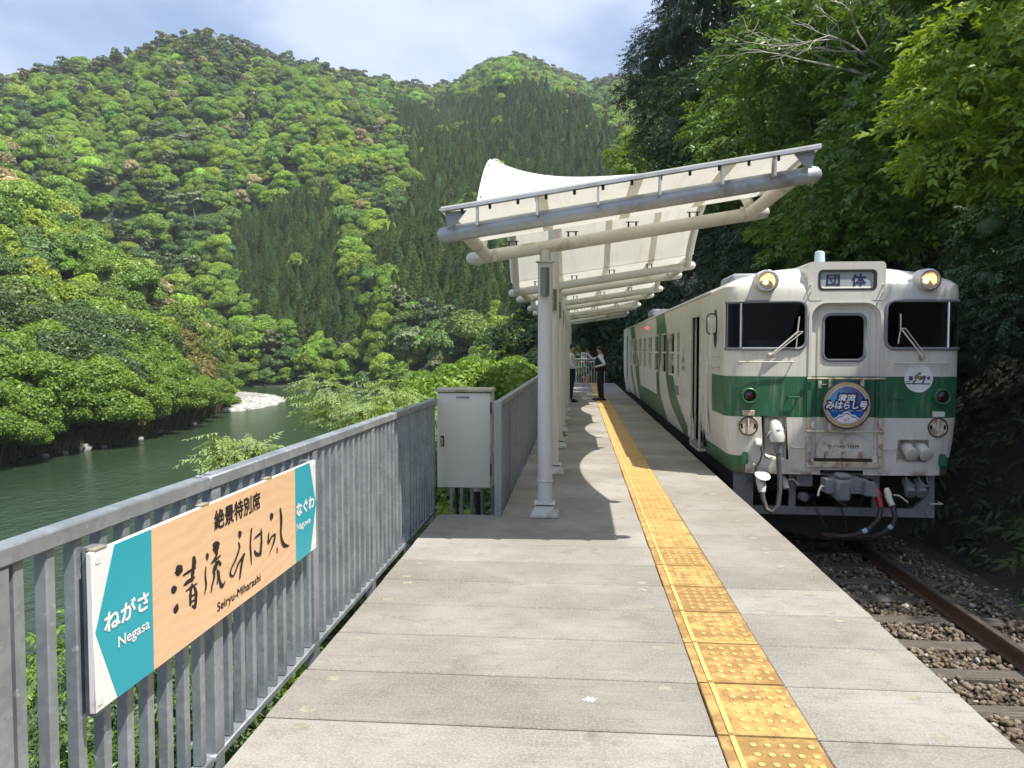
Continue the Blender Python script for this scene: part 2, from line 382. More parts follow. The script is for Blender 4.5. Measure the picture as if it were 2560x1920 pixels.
pmat('river_stone', (0.33, 0.315, 0.285), 0.85, 0, 0.35, 1.5, 0.4, 8)
pmat('bark', (0.085, 0.066, 0.047), 0.9, 0, 0.4, 6, 0.8, 30, stretch=(3, 3, 0.5))
pmat('bare_bark', (0.42, 0.39, 0.32), 0.85, 0, 0.3, 5, 0.4, 30)
pmat('twig', (0.12, 0.10, 0.065), 0.85, 0, 0.3, 6)
def water():
    t = NT('river_water')
    n1 = t.noise(0.55, 5, 0.6, stretch=(1.0, 0.55, 1)); n2 = t.noise(2.4, 5, 0.62, stretch=(1.0, 0.5, 1))
    shal = t.noise(0.035, 3, 0.5)
    c = t.mix(t.ramp(shal, 0.35, 0.65), (0.026, 0.050, 0.026), (0.042, 0.068, 0.034))
    nm = t.bump(t.math('ADD', t.math('MULTIPLY', n1, 0.7), t.math('MULTIPLY', n2, 0.6)), 0.55, 0.35)
    return t.done(t.principled(c, 0.12, 0, 0.5, nm))
water()
leafmat('leaf_broad', (0.14, 0.255, 0.03), (0.335, 0.475, 0.066), 0.30)
leafmat('leaf_dark', (0.08, 0.152, 0.038), (0.155, 0.25, 0.056), 0.22)
leafmat('leaf_conifer', (0.06, 0.105, 0.026), (0.112, 0.172, 0.044), 0.2, 0.7, spec=0.1)
leafmat('leaf_pine', (0.11, 0.15, 0.06), (0.19, 0.22, 0.1), 0.2)
leafmat('leaf_blossom', (0.32, 0.29, 0.16), (0.5, 0.46, 0.28), 0.3)
leafmat('leaf_bare', (0.10, 0.085, 0.06), (0.17, 0.145, 0.11), 0.1)
leafmat('leaf_lime', (0.15, 0.25, 0.026), (0.33, 0.43, 0.06), 0.42, 0.38, inst=False)
leafmat('leaf_mid', (0.065, 0.14, 0.026), (0.175, 0.27, 0.046), 0.36, 0.35, inst=False)
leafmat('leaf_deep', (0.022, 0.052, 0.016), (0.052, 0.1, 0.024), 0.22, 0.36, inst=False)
leafmat('leaf_bank', (0.105, 0.205, 0.028), (0.265, 0.38, 0.055), 0.32, inst=False)
leafmat('leaf_bankdark', (0.065, 0.115, 0.04), (0.125, 0.185, 0.06), 0.25, inst=False)
leafmat('leaf_ochre', (0.15, 0.15, 0.034), (0.27, 0.24, 0.07), 0.3, inst=False)
leafmat('leaf_variegated', (0.19, 0.29, 0.075), (0.46, 0.56, 0.25), 0.4, 0.45, inst=False)  # pale leaves, with the sun's reflection put into the tone
leafmat('grass_dry', (0.14, 0.13, 0.045), (0.28, 0.25, 0.11), 0.3, 0.6, inst=False)
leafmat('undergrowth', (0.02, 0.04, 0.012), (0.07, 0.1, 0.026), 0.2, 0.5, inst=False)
def glass(name, col, tint=0.9, refl=0.9):
    t = NT(name)
    gl = t.n('ShaderNodeBsdfGlossy'); gl.inputs['Roughness'].default_value = 0.03; gl.inputs['Color'].default_value = (refl, refl, refl, 1)
    tp = t.n('ShaderNodeBsdfTransparent'); tp.inputs['Color'].default_value = (*col, 1)
    fr = t.n('ShaderNodeFresnel'); fr.inputs['IOR'].default_value = 1.38
    mx = t.n('ShaderNodeMixShader'); t.l(fr.outputs[0], mx.inputs[0]); t.l(tp.outputs[0], mx.inputs[1]); t.l(gl.outputs[0], mx.inputs[2])
    return t.done(mx.outputs[0])
glass('window_glass', (0.72, 0.76, 0.74)); glass('cab_glass', (0.30, 0.33, 0.33), refl=0.35); glass('lens', (0.9, 0.88, 0.82))

# ------------------------------------------------------------------ terrain: mountain, spur, banks, river
WATER_Z = -8.0
SKY = [(-60,.25),(-45,.275),(-38.1,.293),(-36.7,.302),(-33.6,.327),(-32.3,.329),(-30.7,.346),(-29,.362),(-27,.375),(-26.1,.382),(-24.9,.378),(-23.4,.367),(-21.6,.363),(-20,.357),
       (-17.8,.349),(-15.2,.344),(-12.5,.339),(-9.2,.338),(-8.5,.349),(-7.1,.364),(-5.8,.373),(-4.4,.376),(-3.1,.37),(-1.7,.358),(0,.346),(1.3,.339),(2.6,.345),(5,.345),(30,.36)]
RIDGE = [(-60,430),(-38,420),(-26,440),(-18,500),(-10,600),(-4.4,640),(4,620),(30,600)]
FOOT = [(-60,250),(-34,245),(-26,222),(-20,208),(-16,189),(-13,170),(-8,150),(0,150),(30,150)]
def tab(t, a): return np.interp(a, [p[0] for p in t], [p[1] for p in t])
def bumps(X, Y):
    return (np.sin(.052*X+.018*Y+.8) + .8*np.sin(.029*X-.055*Y+2.1) + .55*np.sin(.105*X+.041*Y+.3) + .45*np.sin(-.061*X+.093*Y+4.0) + .25*np.sin(.21*X-.15*Y))
def mountain_z(az, r):
    R = tab(RIDGE, az); S = tab(FOOT, az); zr = 1.575 + tab(SKY, az)*R - 7.5
    s = (r-S)/(R-S); X = r*np.sin(np.radians(az)); Y = r*np.cos(np.radians(az))
    up = WATER_Z + 1.0 + (zr-WATER_Z-1.0)*np.clip(s, 0, 1)**.93 + 6.5*bumps(X, Y)*np.sin(np.pi*np.clip(s, 0, 1))
    up = np.where(s < 0, WATER_Z + 1.0 + s*60, up)
    return np.where(s > 1, zr - (r-R)*.45, up)
SHORE = [(-60,62),(-45,70),(-38.7,76),(-35.5,82),(-30.8,90.8),(-27.6,106.6),(-25.9,123.3),(-25,140),(-24.4,165)]
CREST = [(-60,240),(-38.2,230),(-35.8,215),(-32,195),(-27.8,165),(-25.5,150),(-24,170)]
CREST_EL = [(-60,.26),(-45,.235),(-38.2,.212),(-35.8,.182),(-32,.126),(-27.8,.075),(-25.5,.009),(-24,-.03)]
def spur_z(az, r):
    S = tab(SHORE, az); R = np.maximum(tab(CREST, az), S+12); zr = np.maximum(1.575 + tab(CREST_EL, az)*R - 9.5, WATER_Z+1.0)
    s = (r-S)/(R-S); X = r*np.sin(np.radians(az)); Y = r*np.cos(np.radians(az))
    up = WATER_Z + .5 + (zr-WATER_Z-.5)*np.clip(s, 0, 1)**1.05 + 1.6*bumps(X*2, Y*2)*np.sin(np.pi*np.clip(s, 0, 1))
    up = np.where(s < 0, WATER_Z + .5 + (r-S)*.45, up)
    return np.where(s > 1, zr - (r-R)*.5, up)
def polar_sheet(name, fz, a0, a1, da, r0, r1, dr, mat):
    A = np.arange(a0, a1+.01, da); Rr = np.arange(r0, r1+.1, dr); aa, rr = np.meshgrid(A, Rr, indexing='ij')
    z = fz(aa.ravel(), rr.ravel()); X = rr.ravel()*np.sin(np.radians(aa.ravel())); Y = rr.ravel()*np.cos(np.radians(aa.ravel()))
    n, m = len(A), len(Rr); i, j = np.meshgrid(np.arange(n-1), np.arange(m-1), indexing='ij'); k = (i*m+j).ravel()
    me = fast_mesh(name, np.stack([X, Y, z], 1), np.stack([k, k+m, k+m+1, k+1], 1)); me.shade_smooth()
    return struct(obj(name, me, mat))
polar_sheet('mountain', mountain_z, -50, 26, .8, 130, 760, 9, 'forest_floor')
polar_sheet('hillside', spur_z, -56, -23.6, .9, 56, 330, 4.5, 'forest_floor')

# near ground: track bed, bank down to the river on the left, wooded slope on the right
def shore_x(Y): return -10.0 - .193*np.maximum(0, Y-20)
def toe_x(Y): return 5.15 + .25*np.sin(.5*Y)
def ground_z(X, Y):
    X = np.asarray(X, float); Y = np.asarray(Y, float); sx = shore_x(Y)
    z = np.full(np.broadcast(X, Y).shape, -1.22)
    left = (-1.7 - X)/np.maximum(-1.7 - sx, 1); zl = -1.22 + np.clip(left, 0, 2.2)*(-8.6+1.22) - .35*np.clip(left*8, 0, 1) + .25*np.sin(.9*X+.7*Y)*np.clip(left*3, 0, 1)
    z = np.where(X < -1.7, zl, z); t = toe_x(Y); up = np.maximum(X - t, 0)
    zr = -1.22 + up*1.12 + .35*np.sin(1.1*X + .6*Y)*np.clip(up, 0, 1) + .5*np.sin(.35*Y+.2*X)*np.clip(up*.5, 0, 1)
    return np.where(X > t, zr, z)
gx = np.concatenate([np.arange(-62, -12, 3.0), np.arange(-12, 14, .45), np.arange(14, 70, 2.5)]); gy = np.concatenate([np.arange(-14, 40, .6), np.arange(40, 190, 3.5)])
gX, gY = np.meshgrid(gx, gy, indexing='ij'); n, m = gX.shape; i, j = np.meshgrid(np.arange(n-1), np.arange(m-1), indexing='ij'); k = (i*m+j).ravel()
gme = fast_mesh('ground', np.stack([gX.ravel(), gY.ravel(), ground_z(gX, gY).ravel()], 1), np.stack([k, k+m, k+m+1, k+1], 1)); gme.shade_smooth()
struct(obj('ground', gme, 'soil'))
struct(obj('river', MB().add([(-900,-200,WATER_Z),(500,-200,WATER_Z),(500,1500,WATER_Z),(-900,1500,WATER_Z)], [(0,1,2,3)]), 'river_water'))
# gravel bar joined to the spur, crowned in the middle
bar = [(-80.2,164.6),(-75.6,166.6),(-69,161.5),(-62.8,155.6),(-55.9,143.3),(-52.7,130.5),(-52.6,118.8),(-54.5,113.8),(-60,112),(-70,122),(-80,140),(-85,158)]
cx_, cy_ = np.mean([p[0] for p in bar]), np.mean([p[1] for p in bar]); rng = np.random.default_rng(4)
rings = []
for s, z in ((1.03,-.25),(1.0,.02),(.93,.28),(.8,.55),(.55,.8),(.25,.95),(.02,1.0)):
    ring = []
    for a in range(len(bar)*4):
        p = bar[a//4]; q = bar[(a//4+1) % len(bar)]; f = (a % 4)/4
        x, y = p[0]+(q[0]-p[0])*f, p[1]+(q[1]-p[1])*f; w = 1+.02*sin(a*2.3)
        ring.append((cx_+(x-cx_)*s*w, cy_+(y-cy_)*s*w, WATER_Z+z+float(rng.normal(0,.05))))
    rings.append(ring)
struct(obj('gravel_bar', MB().loft(rings, cap=True), 'gravel_bar', smooth=60))

def stone_field(name, pts, sizes, seed, mat, flat=.7):
    """loose stones: jittered low icospheres joined into one mesh"""
    rg = np.random.default_rng(seed); phi = (1+5**.5)/2
    B = np.array([(-1,phi,0),(1,phi,0),(-1,-phi,0),(1,-phi,0),(0,-1,phi),(0,1,phi),(0,-1,-phi),(0,1,-phi),(phi,0,-1),(phi,0,1),(-phi,0,-1),(-phi,0,1)])/1.902
    Fc = np.array([(0,11,5),(0,5,1),(0,1,7),(0,7,10),(0,10,11),(1,5,9),(5,11,4),(11,10,2),(10,7,6),(7,1,8),(3,9,4),(3,4,2),(3,2,6),(3,6,8),(3,8,9),(4,9,5),(2,4,11),(6,2,10),(8,6,7),(9,8,1)])
    N = len(pts); sc = np.asarray(sizes)[:, None]*rg.uniform(.55, 1.25, (N, 3))*np.array([1, 1, flat])
    V = B[None]*rg.uniform(.72, 1.2, (N, 12, 1)); a = rg.uniform(0, 6.28, N); b = rg.uniform(-.6, .6, N)
    V = V*sc[:, None]; ca, sa = np.cos(a)[:, None], np.sin(a)[:, None]; cb, sb = np.cos(b)[:, None], np.sin(b)[:, None]
    x, y, z = V[..., 0], V[..., 1], V[..., 2]; y, z = y*cb - z*sb, y*sb + z*cb; x, y = x*ca - y*sa, x*sa + y*ca
    V = np.stack([x, y, z], -1) + np.asarray(pts)[:, None]
    return fast_mesh(name, V.reshape(-1, 3), (Fc[None] + 12*np.arange(N)[:, None, None]).reshape(-1, 3))
pp = []
while len(pp) < 2600:
    t_ = rng.uniform(0, 1)**.6; a = rng.uniform(0, len(bar)); i0 = int(a) % len(bar); f = a - int(a); p, q = bar[i0], bar[(i0+1) % len(bar)]
    pp.append((cx_+(p[0]+(q[0]-p[0])*f-cx_)*t_, cy_+(p[1]+(q[1]-p[1])*f-cy_)*t_, WATER_Z+.95*(1-t_**2.2)+.03))
o = tag(obj('river_stones', stone_field('river_stones', pp, rng.uniform(.10, .38, len(pp)), 5, None), 'river_stone'), 'pale river stones strewn over the gravel bar', 'stones', kind='stuff')
# boulders along the shores
bp = []
for a in np.arange(-38.5, -25.5, 1.1):
    r = float(tab(SHORE, a)) + rng.uniform(-1.2, .6); bp.append((r*sin(radians(a)), r*cos(radians(a)), WATER_Z+rng.uniform(-.1, .25)))
for a in np.arange(-26.5, -13, .35):
    r = float(tab(FOOT, a)) + rng.uniform(-3.5, 0.5); bp.append((r*sin(radians(a)), r*cos(radians(a)), WATER_Z+rng.uniform(0, .5)))
tag(obj('shore_boulders', stone_field('shore_boulders', bp, rng.uniform(.25, .8, len(bp)), 6, None), 'river_stone'), 'grey boulders along the waterline of the river', 'boulders', kind='stuff')

# ------------------------------------------------------------------ foliage builders
def frames(N, rg, axis=None, tilt=.6):
    """rotation matrices whose third column is near N"""
    n = N/np.linalg.norm(N, axis=1, keepdims=True); n = n + rg.normal(0, tilt, n.shape); n /= np.linalg.norm(n, axis=1, keepdims=True)
    a = rg.normal(0, 1, n.shape) if axis is None else axis
    u = a - n*(a*n).sum(1, keepdims=True); u /= np.maximum(np.linalg.norm(u, axis=1, keepdims=True), 1e-6); w = np.cross(n, u)
    return np.stack([u, w, n], 2)
def stamp(T, F, P, M, S):
    """template T,F placed at P with rotations M and scales S"""
    V = np.einsum('nij,mj->nmi', M, T)*np.asarray(S)[:, None, None] + P[:, None]
    return V.reshape(-1, 3), (F[None] + len(T)*np.arange(len(P))[:, None, None]).reshape(-1, F.shape[1])
CARD = (np.array([(-.5,-.6,-.12),(.5,-.5,.05),(.62,.5,-.15),(-.45,.62,.08)]), np.array([(0,1,2,3)]))
LEAF = (np.array([(0,0,0),(-.24,.42,.07),(0,.5,0),(.24,.42,.07),(0,1,-.12)]), np.array([(0,1,2,2),(0,2,3,3),(1,4,2,2),(2,4,3,3)]))
def lobed_points(rg, n, lobes, zmin=-.35):
    """points on the outside of a set of ellipsoid lobes (c, r), with outward normals"""
    C = np.array([l[0] for l in lobes], float); Rr = np.array([l[1] if hasattr(l[1], '__len__') else (l[1],)*3 for l in lobes], float)
    w = (Rr.prod(1))**(2/3); P = np.zeros((0, 3)); D = np.zeros((0, 3))
    while len(P) < n:
        k = rg.choice(len(C), n*2, p=w/w.sum()); d = rg.normal(0, 1, (n*2, 3)); d /= np.linalg.norm(d, axis=1, keepdims=True)
        ok = d[:, 2] > zmin + rg.uniform(-.25, .25, n*2); k, d = k[ok], d[ok]
        p = C[k] + d*Rr[k]*rg.uniform(.86, 1.06, (len(k), 1))
        q = ((p[:, None] - C[None])/Rr[None]); inside = ((q**2).sum(2) < .62).any(1)
        P = np.concatenate([P, p[~inside]]); D = np.concatenate([D, d[~inside]])
    return P[:n], D[:n]
def blob(c, r, rg, seg=7):
    V = []; F = []
    for i in range(seg):
        th = pi*(i+.5)/seg
        for j in range(seg*2): ph = pi*j/seg; V.append([c[q] + r[q]*v for q, v in enumerate((sin(th)*cos(ph), sin(th)*sin(ph), cos(th)))])
    n = seg*2
    for i in range(seg-1):
        for j in range(n): F.append((i*n+j, (i+1)*n+j, (i+1)*n+(j+1) % n, i*n+(j+1) % n))
    return np.array(V)*1.0, np.array(F)
def merge(parts):
    V = []; F = []; o = 0
    for v, f in parts: V.append(v); F.append(f + o); o += len(v)
    return np.concatenate(V), np.concatenate(F)
def dome_lobes(rg, n, rad=.5, h=.8, small=.22):
    """billowing crown: lobes over a dome of radius rad, height h"""
    L = []
    for i in range(n):
        a = i*2.399 + rg.uniform(-.9, .9); t = min(1.0, ((i+.5)/n)**.6*rg.uniform(.8, 1.15)); rr = rad*.72*math.sin(t*1.5)*rg.uniform(.75, 1.15); z = h*(.25 + .62*math.cos(t*1.45))
        s = small*rg.uniform(.55, 1.5)*(rad/.5); L.append(((rr*cos(a), rr*sin(a), z + rg.uniform(-.05, .05)*h), (s*1.1, s*1.1, s*.85)))
    return L
def crown_cards(seed, lobes, n, size, core=True, tilt=.55, zmin=-.3):
    rg = np.random.default_rng(seed); P, D = lobed_points(rg, n, lobes, zmin)
    D = D + np.array([0, 0, .25]); parts = [stamp(CARD[0], CARD[1], P, frames(D, rg, tilt=tilt), size*rg.uniform(.55, 1.35, n))]
    if core:
        for c, r in lobes:
            r3 = r if hasattr(r, '__len__') else (r,)*3; v, f = blob(c, [x*.70 for x in r3], rg, 4); parts.append((v, f))
        zc = float(np.mean([c[2] for c, r in lobes])); hx = max(abs(c[0]) for c, r in lobes); v, f = blob((0, 0, zc*.75), (hx*.62, hx*.62, zc*.42), rg, 6); parts.append((v, f))
    return merge(parts)
def conifer_cards(seed, n, size, w=.27):
    rg = np.random.default_rng(seed); t = rg.uniform(0, 1, n)**.75; a = rg.uniform(0, 6.283, n); lay = rg.uniform(.7, 1.1, n)
    r = w*(1-t)**.8*lay*rg.uniform(.75, 1.1, n) + .01; P = np.stack([r*np.cos(a), r*np.sin(a), .12 + t*.88 - .25*r], 1)
    D = np.stack([np.cos(a), np.sin(a), np.full(n, .75)], 1); v, f = stamp(CARD[0], CARD[1], P, frames(D, rg, tilt=.6), size*rg.uniform(.6, 1.3, n)*(1.15-.6*t))
    k = 9; cone = np.array([(w*.72*cos(2*pi*i/k), w*.72*sin(2*pi*i/k), .12) for i in range(k)] + [(0.01*cos(2*pi*i/k), .01*sin(2*pi*i/k), .95) for i in range(k)])
    return merge([(v, f), (cone, np.array([(i, (i+1) % k, k+(i+1) % k, k+i) for i in range(k)]))])
def pine_cards(seed, n, size):
    rg = np.random.default_rng(seed); lob = [((rg.uniform(-.22,.22), rg.uniform(-.22,.22), z), (.17*rg.uniform(.7,1.3), .17*rg.uniform(.7,1.3), .05)) for z in (.5,.62,.72,.8,.88,.95,.68)]
    P, D = lobed_points(rg, n, lob, -.2); v, f = stamp(CARD[0], CARD[1], P, frames(D + np.array([0,0,.6]), rg, tilt=.6), size*rg.uniform(.6, 1.3, n))
    tr = MB().tube([(0,0,-.1),(.02,0,.4),(-.02,.02,.92)], [.018,.013,.005], 5, caps=False); return merge([(v, f), (np.array([tuple(p) for p in tr.v]), np.array(tr.f))])
def bare_cards(seed):
    rg = np.random.default_rng(seed); mb = MB()
    for i in range(26):
        a = rg.uniform(0, 6.28); z = rg.uniform(.15, .7); l = rg.uniform(.15, .42); p = Vector((.02, 0, z)); q = p + Vector((cos(a)*l*.6, sin(a)*l*.6, l*.7)); mb.tube([p, (p+q)/2+Vector((0,0,.02)), q], [.008,.006,.003], 4, caps=False)
    mb.tube([(0,0,-.1),(0,.01,.5),(.02,0,.95)], [.02,.012,.003], 5, caps=False); return np.array([tuple(p) for p in mb.v]), np.array(mb.f)

# ------------------------------------------------------------------ the far forest: one mass of several thousand crowns
PROTO = bpy.data.collections.new('forest_prototypes')
def proto(name, VF, mat):
    me = fast_mesh(name, *VF); me.materials.append(MATS[mat]); o = bpy.data.objects.new(name, me); PROTO.objects.link(o); return o
for i in range(4):
    rg = np.random.default_rng(30+i); proto('a%02d_crown' % i, crown_cards(40+i, dome_lobes(rg, 26+4*i, .5, .85+.08*i, .125+.01*i), 4200, .030), 'leaf_broad')
for i in range(2):
    rg = np.random.default_rng(50+i); proto('b%02d_crown' % i, crown_cards(60+i, dome_lobes(rg, 30, .5, .8, .125), 4200, .029), 'leaf_dark')
for i in range(3): proto('c%02d_conifer' % i, conifer_cards(70+i, 2200, .034), 'leaf_conifer')
for i in range(2): proto('d%02d_pine' % i, pine_cards(80+i, 420, .06), 'leaf_pine')
rg = np.random.default_rng(90); proto('e00_blossom', crown_cards(91, dome_lobes(rg, 16, .48, .95, .17), 1100, .055), 'leaf_blossom')
proto('f00_bare', bare_cards(95), 'leaf_bare')

def inside(poly, X, Y):
    r = np.zeros(len(X), bool); n = len(poly)
    for i in range(n):
        (x0, y0), (x1, y1) = poly[i], poly[(i+1) % n]
        c = ((y0 > Y) != (y1 > Y)) & (X < (x1-x0)*(Y-y0)/((y1-y0) if y1 != y0 else 1e-9) + x0); r ^= c
    return r
CEDAR_A = [(-124.0, 268.8), (-116.9, 276.3), (-99.7, 272.3), (-87.3, 268.2), (-74.9, 236.4), (-56.6, 202.2), (-48.5, 187.8), (-62.4, 196.3), (-80.2, 207.0), (-93.4, 214.6), (-107.2, 234.7)]
CEDAR_B = [(-119.9, 483.4), (-85.8, 531.1), (-42.2, 415.9), (-0.2, 440.0), (11.8, 337.8), (17.0, 305.5), (13.6, 289.7), (-1.7, 288.0), (-22.2, 232.9), (-8.4, 203.8), (-5.0, 169.9), (-18.8, 164.9), (-42.8, 191.3), (-60.1, 219.9), (-63.0, 260.5), (-59.4, 281.8), (-87.4, 371.9)]
def forest_points(seed=11):
    rg = np.random.default_rng(seed); pts = []
    # mountain
    gx_, gy_ = np.meshgrid(np.arange(-420, 130, 4.1), np.arange(120, 700, 4.1)); X = gx_.ravel() + rg.uniform(-2.6, 2.6, gx_.size); Y = gy_.ravel() + rg.uniform(-2.6, 2.6, gx_.size)
    r = np.hypot(X, Y); az = np.degrees(np.arctan2(X, Y)); ok = (az > -42) & (az < 12) & (r > tab(FOOT, az)-4) & (r < tab(RIDGE, az)+14)
    X, Y, r, az = X[ok], Y[ok], r[ok], az[ok]; z = mountain_z(az, r); s = (r-tab(FOOT, az))/(tab(RIDGE, az)-tab(FOOT, az))
    dark = inside(CEDAR_A, X, Y) | inside(CEDAR_B, X, Y); u = rg.uniform(0, 1, len(X)); patch = bumps(X*1.7+40, Y*1.7)
    kind = rg.integers(0, 4, len(X)); kind = np.where((patch + rg.normal(0, .8, len(X)) < -1.0), rg.integers(4, 6, len(X)), kind)
    kind = np.where(dark & (u < .95), rg.integers(6, 9, len(X)), kind)
    ridge = s > .93 + rg.uniform(-.05, .02, len(X)); kind = np.where(ridge & (u < .55), rg.integers(9, 11, len(X)), kind)
    kind = np.where(~dark & ~ridge & (rg.uniform(0, 1, len(X)) < .07), rg.integers(9, 11, len(X)), kind)
    kind = np.where(~dark & ~ridge & (rg.uniform(0, 1, len(X)) < .02), 11, kind); kind = np.where(~dark & (rg.uniform(0, 1, len(X)) < .03), 12, kind)
    size = np.where(kind < 6, 4.6 + 6.0*rg.uniform(0, 1, len(X))**1.6, 8.0); con = (kind >= 6) & (kind < 9); size = np.where(con, rg.uniform(6, 10.5, len(X)), size)
    size = np.where((kind >= 9) & (kind < 11), rg.uniform(7, 11, len(X)), size); size = np.where(kind == 11, rg.uniform(4.5, 7.5, len(X)), size); size = np.where(kind == 12, rg.uniform(7, 11, len(X)), size)
    pts.append((X, Y, z - np.where(kind < 6, .14*size, .3), kind, size, np.zeros(len(X))))
    gx_, gy_ = np.meshgrid(np.arange(-150, 60, 2.9), np.arange(150, 560, 2.9)); X = gx_.ravel() + rg.uniform(-1.4, 1.4, gx_.size); Y = gy_.ravel() + rg.uniform(-1.4, 1.4, gx_.size); ok = inside(CEDAR_A, X, Y) | inside(CEDAR_B, X, Y)
    X, Y = X[ok], Y[ok]; r = np.hypot(X, Y); az = np.degrees(np.arctan2(X, Y)); pts.append((X, Y, mountain_z(az, r) - .5, rg.integers(6, 9, len(X)), rg.uniform(5.5, 9.5, len(X)), np.zeros(len(X))))
    # spur behind the individual bank trees
    gx_, gy_ = np.meshgrid(np.arange(-190, -50, 4.6), np.arange(50, 215, 4.6)); X = gx_.ravel() + rg.uniform(-2, 2, gx_.size); Y = gy_.ravel() + rg.uniform(-2, 2, gx_.size)
    r = np.hypot(X, Y); az = np.degrees(np.arctan2(X, Y)); S = tab(SHORE, az); ok = (az > -44) & (az < -25.4) & (r > S+24) & (r < tab(CREST, az)+20)
    X, Y, r, az = X[ok], Y[ok], r[ok], az[ok]; z = spur_z(az, r); u = rg.uniform(0, 1, len(X)); kind = np.where(u < .55, rg.integers(0, 4, len(X)), rg.integers(4, 6, len(X)))
    up = (r-tab(SHORE, az))/(tab(CREST, az)-tab(SHORE, az)); kind = np.where((up > .6) & (rg.uniform(0, 1, len(X)) < .10), 11, kind)
    pts.append((X, Y, z - .3, kind, rg.uniform(6, 10, len(X)), np.ones(len(X))))
    # foot of the mountain behind the near shrubs, filled to the right
    return [np.concatenate(c) for c in zip(*pts)]
def scatter(name, label, pts, seed):
    X, Y, Z, kind, size, spur = pts; rg = np.random.default_rng(seed); n = len(X)
    me = bpy.data.meshes.new(name); me.vertices.add(n); me.vertices.foreach_set('co', np.stack([X, Y, Z], 1).astype(np.float32).ravel())
    def attr(nm, typ, key, val): a = me.attributes.new(nm, typ, 'POINT'); a.data.foreach_set(key, val.ravel())
    attr('pick', 'INT', 'value', kind.astype(np.int32)); sc = np.stack([size*rg.uniform(.85, 1.2, n), size*rg.uniform(.85, 1.2, n), size*rg.uniform(.9, 1.15, n)], 1)
    con = (kind >= 6) & (kind < 9); sc[con, :2] *= .95
    attr('scl', 'FLOAT_VECTOR', 'vector', sc.astype(np.float32)); rot = np.zeros((n, 3)); rot[:, 2] = rg.uniform(0, 6.283, n); rot[:, :2] = rg.normal(0, .06, (n, 2)); attr('rot', 'FLOAT_VECTOR', 'vector', rot.astype(np.float32))
    hue = rg.normal(0, 1, n); val = np.exp(rg.normal(0, .20, n)); zone = .5 + .5*np.tanh(bumps(X*.8+90, Y*.8+30)*.8); tint = np.stack([val*(1+.09*hue+.08*zone), val*(1+.04*zone), val*(1-.10*hue), np.ones(n)], 1)
    tint[spur > .5, :3] *= np.array([.95, .90, .95]); bl = kind == 11; tint[bl, :3] = val[bl][:, None]*np.array([1.0, .97, .92]); attr('tint', 'FLOAT_COLOR', 'color', np.clip(tint, .2, 2.2).astype(np.float32)); me.update()
    o = bpy.data.objects.new(name, me); COL.objects.link(o); tag(o, label, 'forest', kind='stuff')
    g = bpy.data.node_groups.new(name, 'GeometryNodeTree'); g.interface.new_socket('Geometry', in_out='INPUT', socket_type='NodeSocketGeometry'); g.interface.new_socket('Geometry', in_out='OUTPUT', socket_type='NodeSocketGeometry')
    N = g.nodes.new; gi, go = N('NodeGroupInput'), N('NodeGroupOutput'); ip = N('GeometryNodeInstanceOnPoints'); ci = N('GeometryNodeCollectionInfo'); ci.inputs[0].default_value = PROTO; ci.inputs[1].default_value = True; ci.inputs[2].default_value = True
    def na(nm, typ): a = N('GeometryNodeInputNamedAttribute'); a.data_type = typ; a.inputs['Name'].default_value = nm; return a.outputs['Attribute']
    L = g.links.new; L(gi.outputs[0], ip.inputs['Points']); L(ci.outputs[0], ip.inputs['Instance']); ip.inputs['Pick Instance'].default_value = True
    L(na('pick', 'INT'), ip.inputs['Instance Index']); L(na('rot', 'FLOAT_VECTOR'), ip.inputs['Rotation']); L(na('scl', 'FLOAT_VECTOR'), ip.inputs['Scale']); L(ip.outputs[0], go.inputs[0])
    md = o.modifiers.new('scatter', 'NODES'); md.node_group = g; return o
scatter('far_forest', 'dense mixed forest covering the mountain and spur across the river', forest_points(), 12)

# ------------------------------------------------------------------ platform deck
PX0, PX1, NX = -1.335, 1.742, -0.72           # wide left edge, track edge, left edge beyond the niche
YN = 7.26                                    # where the deck narrows
plat = MB(); plat.box(PX0+.03, PX1-.03, -3.0, YN-.02, -.36, -.075); plat.box(NX+.03, PX1-.03, YN-.02, 37.3, -.36, -.0755)
platform = struct(obj('platform', plat, 'joint'))
sup = MB()
for y in np.arange(-2, 37, 3.0): sup.box(-.9 if y < 7 else -.6, -.6 if y < 7 else -.3, y, y+.3, -3.2, -.36); sup.box(1.2, 1.5, y, y+.3, -1.4, -.36)
obj('supports', sup, 'concrete', platform)
YJ = [3.14 + .5*k for k in range(-5, 69)]
slab_me = {}
def slab(x0, x1, y0, y1):
    k = (round(x0, 3), round(x1, 3), round(y1-y0, 3))
    if k not in slab_me:
        slab_me[k] = MB().cbox(x0, x1, .006, y1-y0-.006, -.07, 0.0, .005).mesh('slab', None); slab_me[k].materials.append(MATS['concrete'])
    o = bpy.data.objects.new('slab', slab_me[k]); o.location = (random.uniform(-.004, .004), y0, random.uniform(-.0009, .0003)); return put(o, platform)
random.seed(3)
tile = MB(); tile.cbox(.574, .968, .010, .490, -.05, .0055, .003); tile.cbox(.618, .642, .012, .488, .0058, .0105, .002)
for i in range(5):
    for j in range(6):
        x = .70 + i*.056; y = .058 + j*.073; tile.lathe([(.0165, 0), (.0150, .003), (.0105, .005), (.0001, .0056)], (x, y, .0056), (0, 0, 1), 8)
tile_me = tile.mesh('tactile_tile', None); tile_me.materials.append(MATS['tactile_yellow'])
far_tile = MB(); far_tile.cbox(.574, .968, .010, .490, -.05, .0055, .003); far_tile.cbox(.618, .642, .012, .488, .0058, .0105, .002); far_tile_me = far_tile.mesh('tactile_tile', None); far_tile_me.materials.append(MATS['tactile_yellow'])
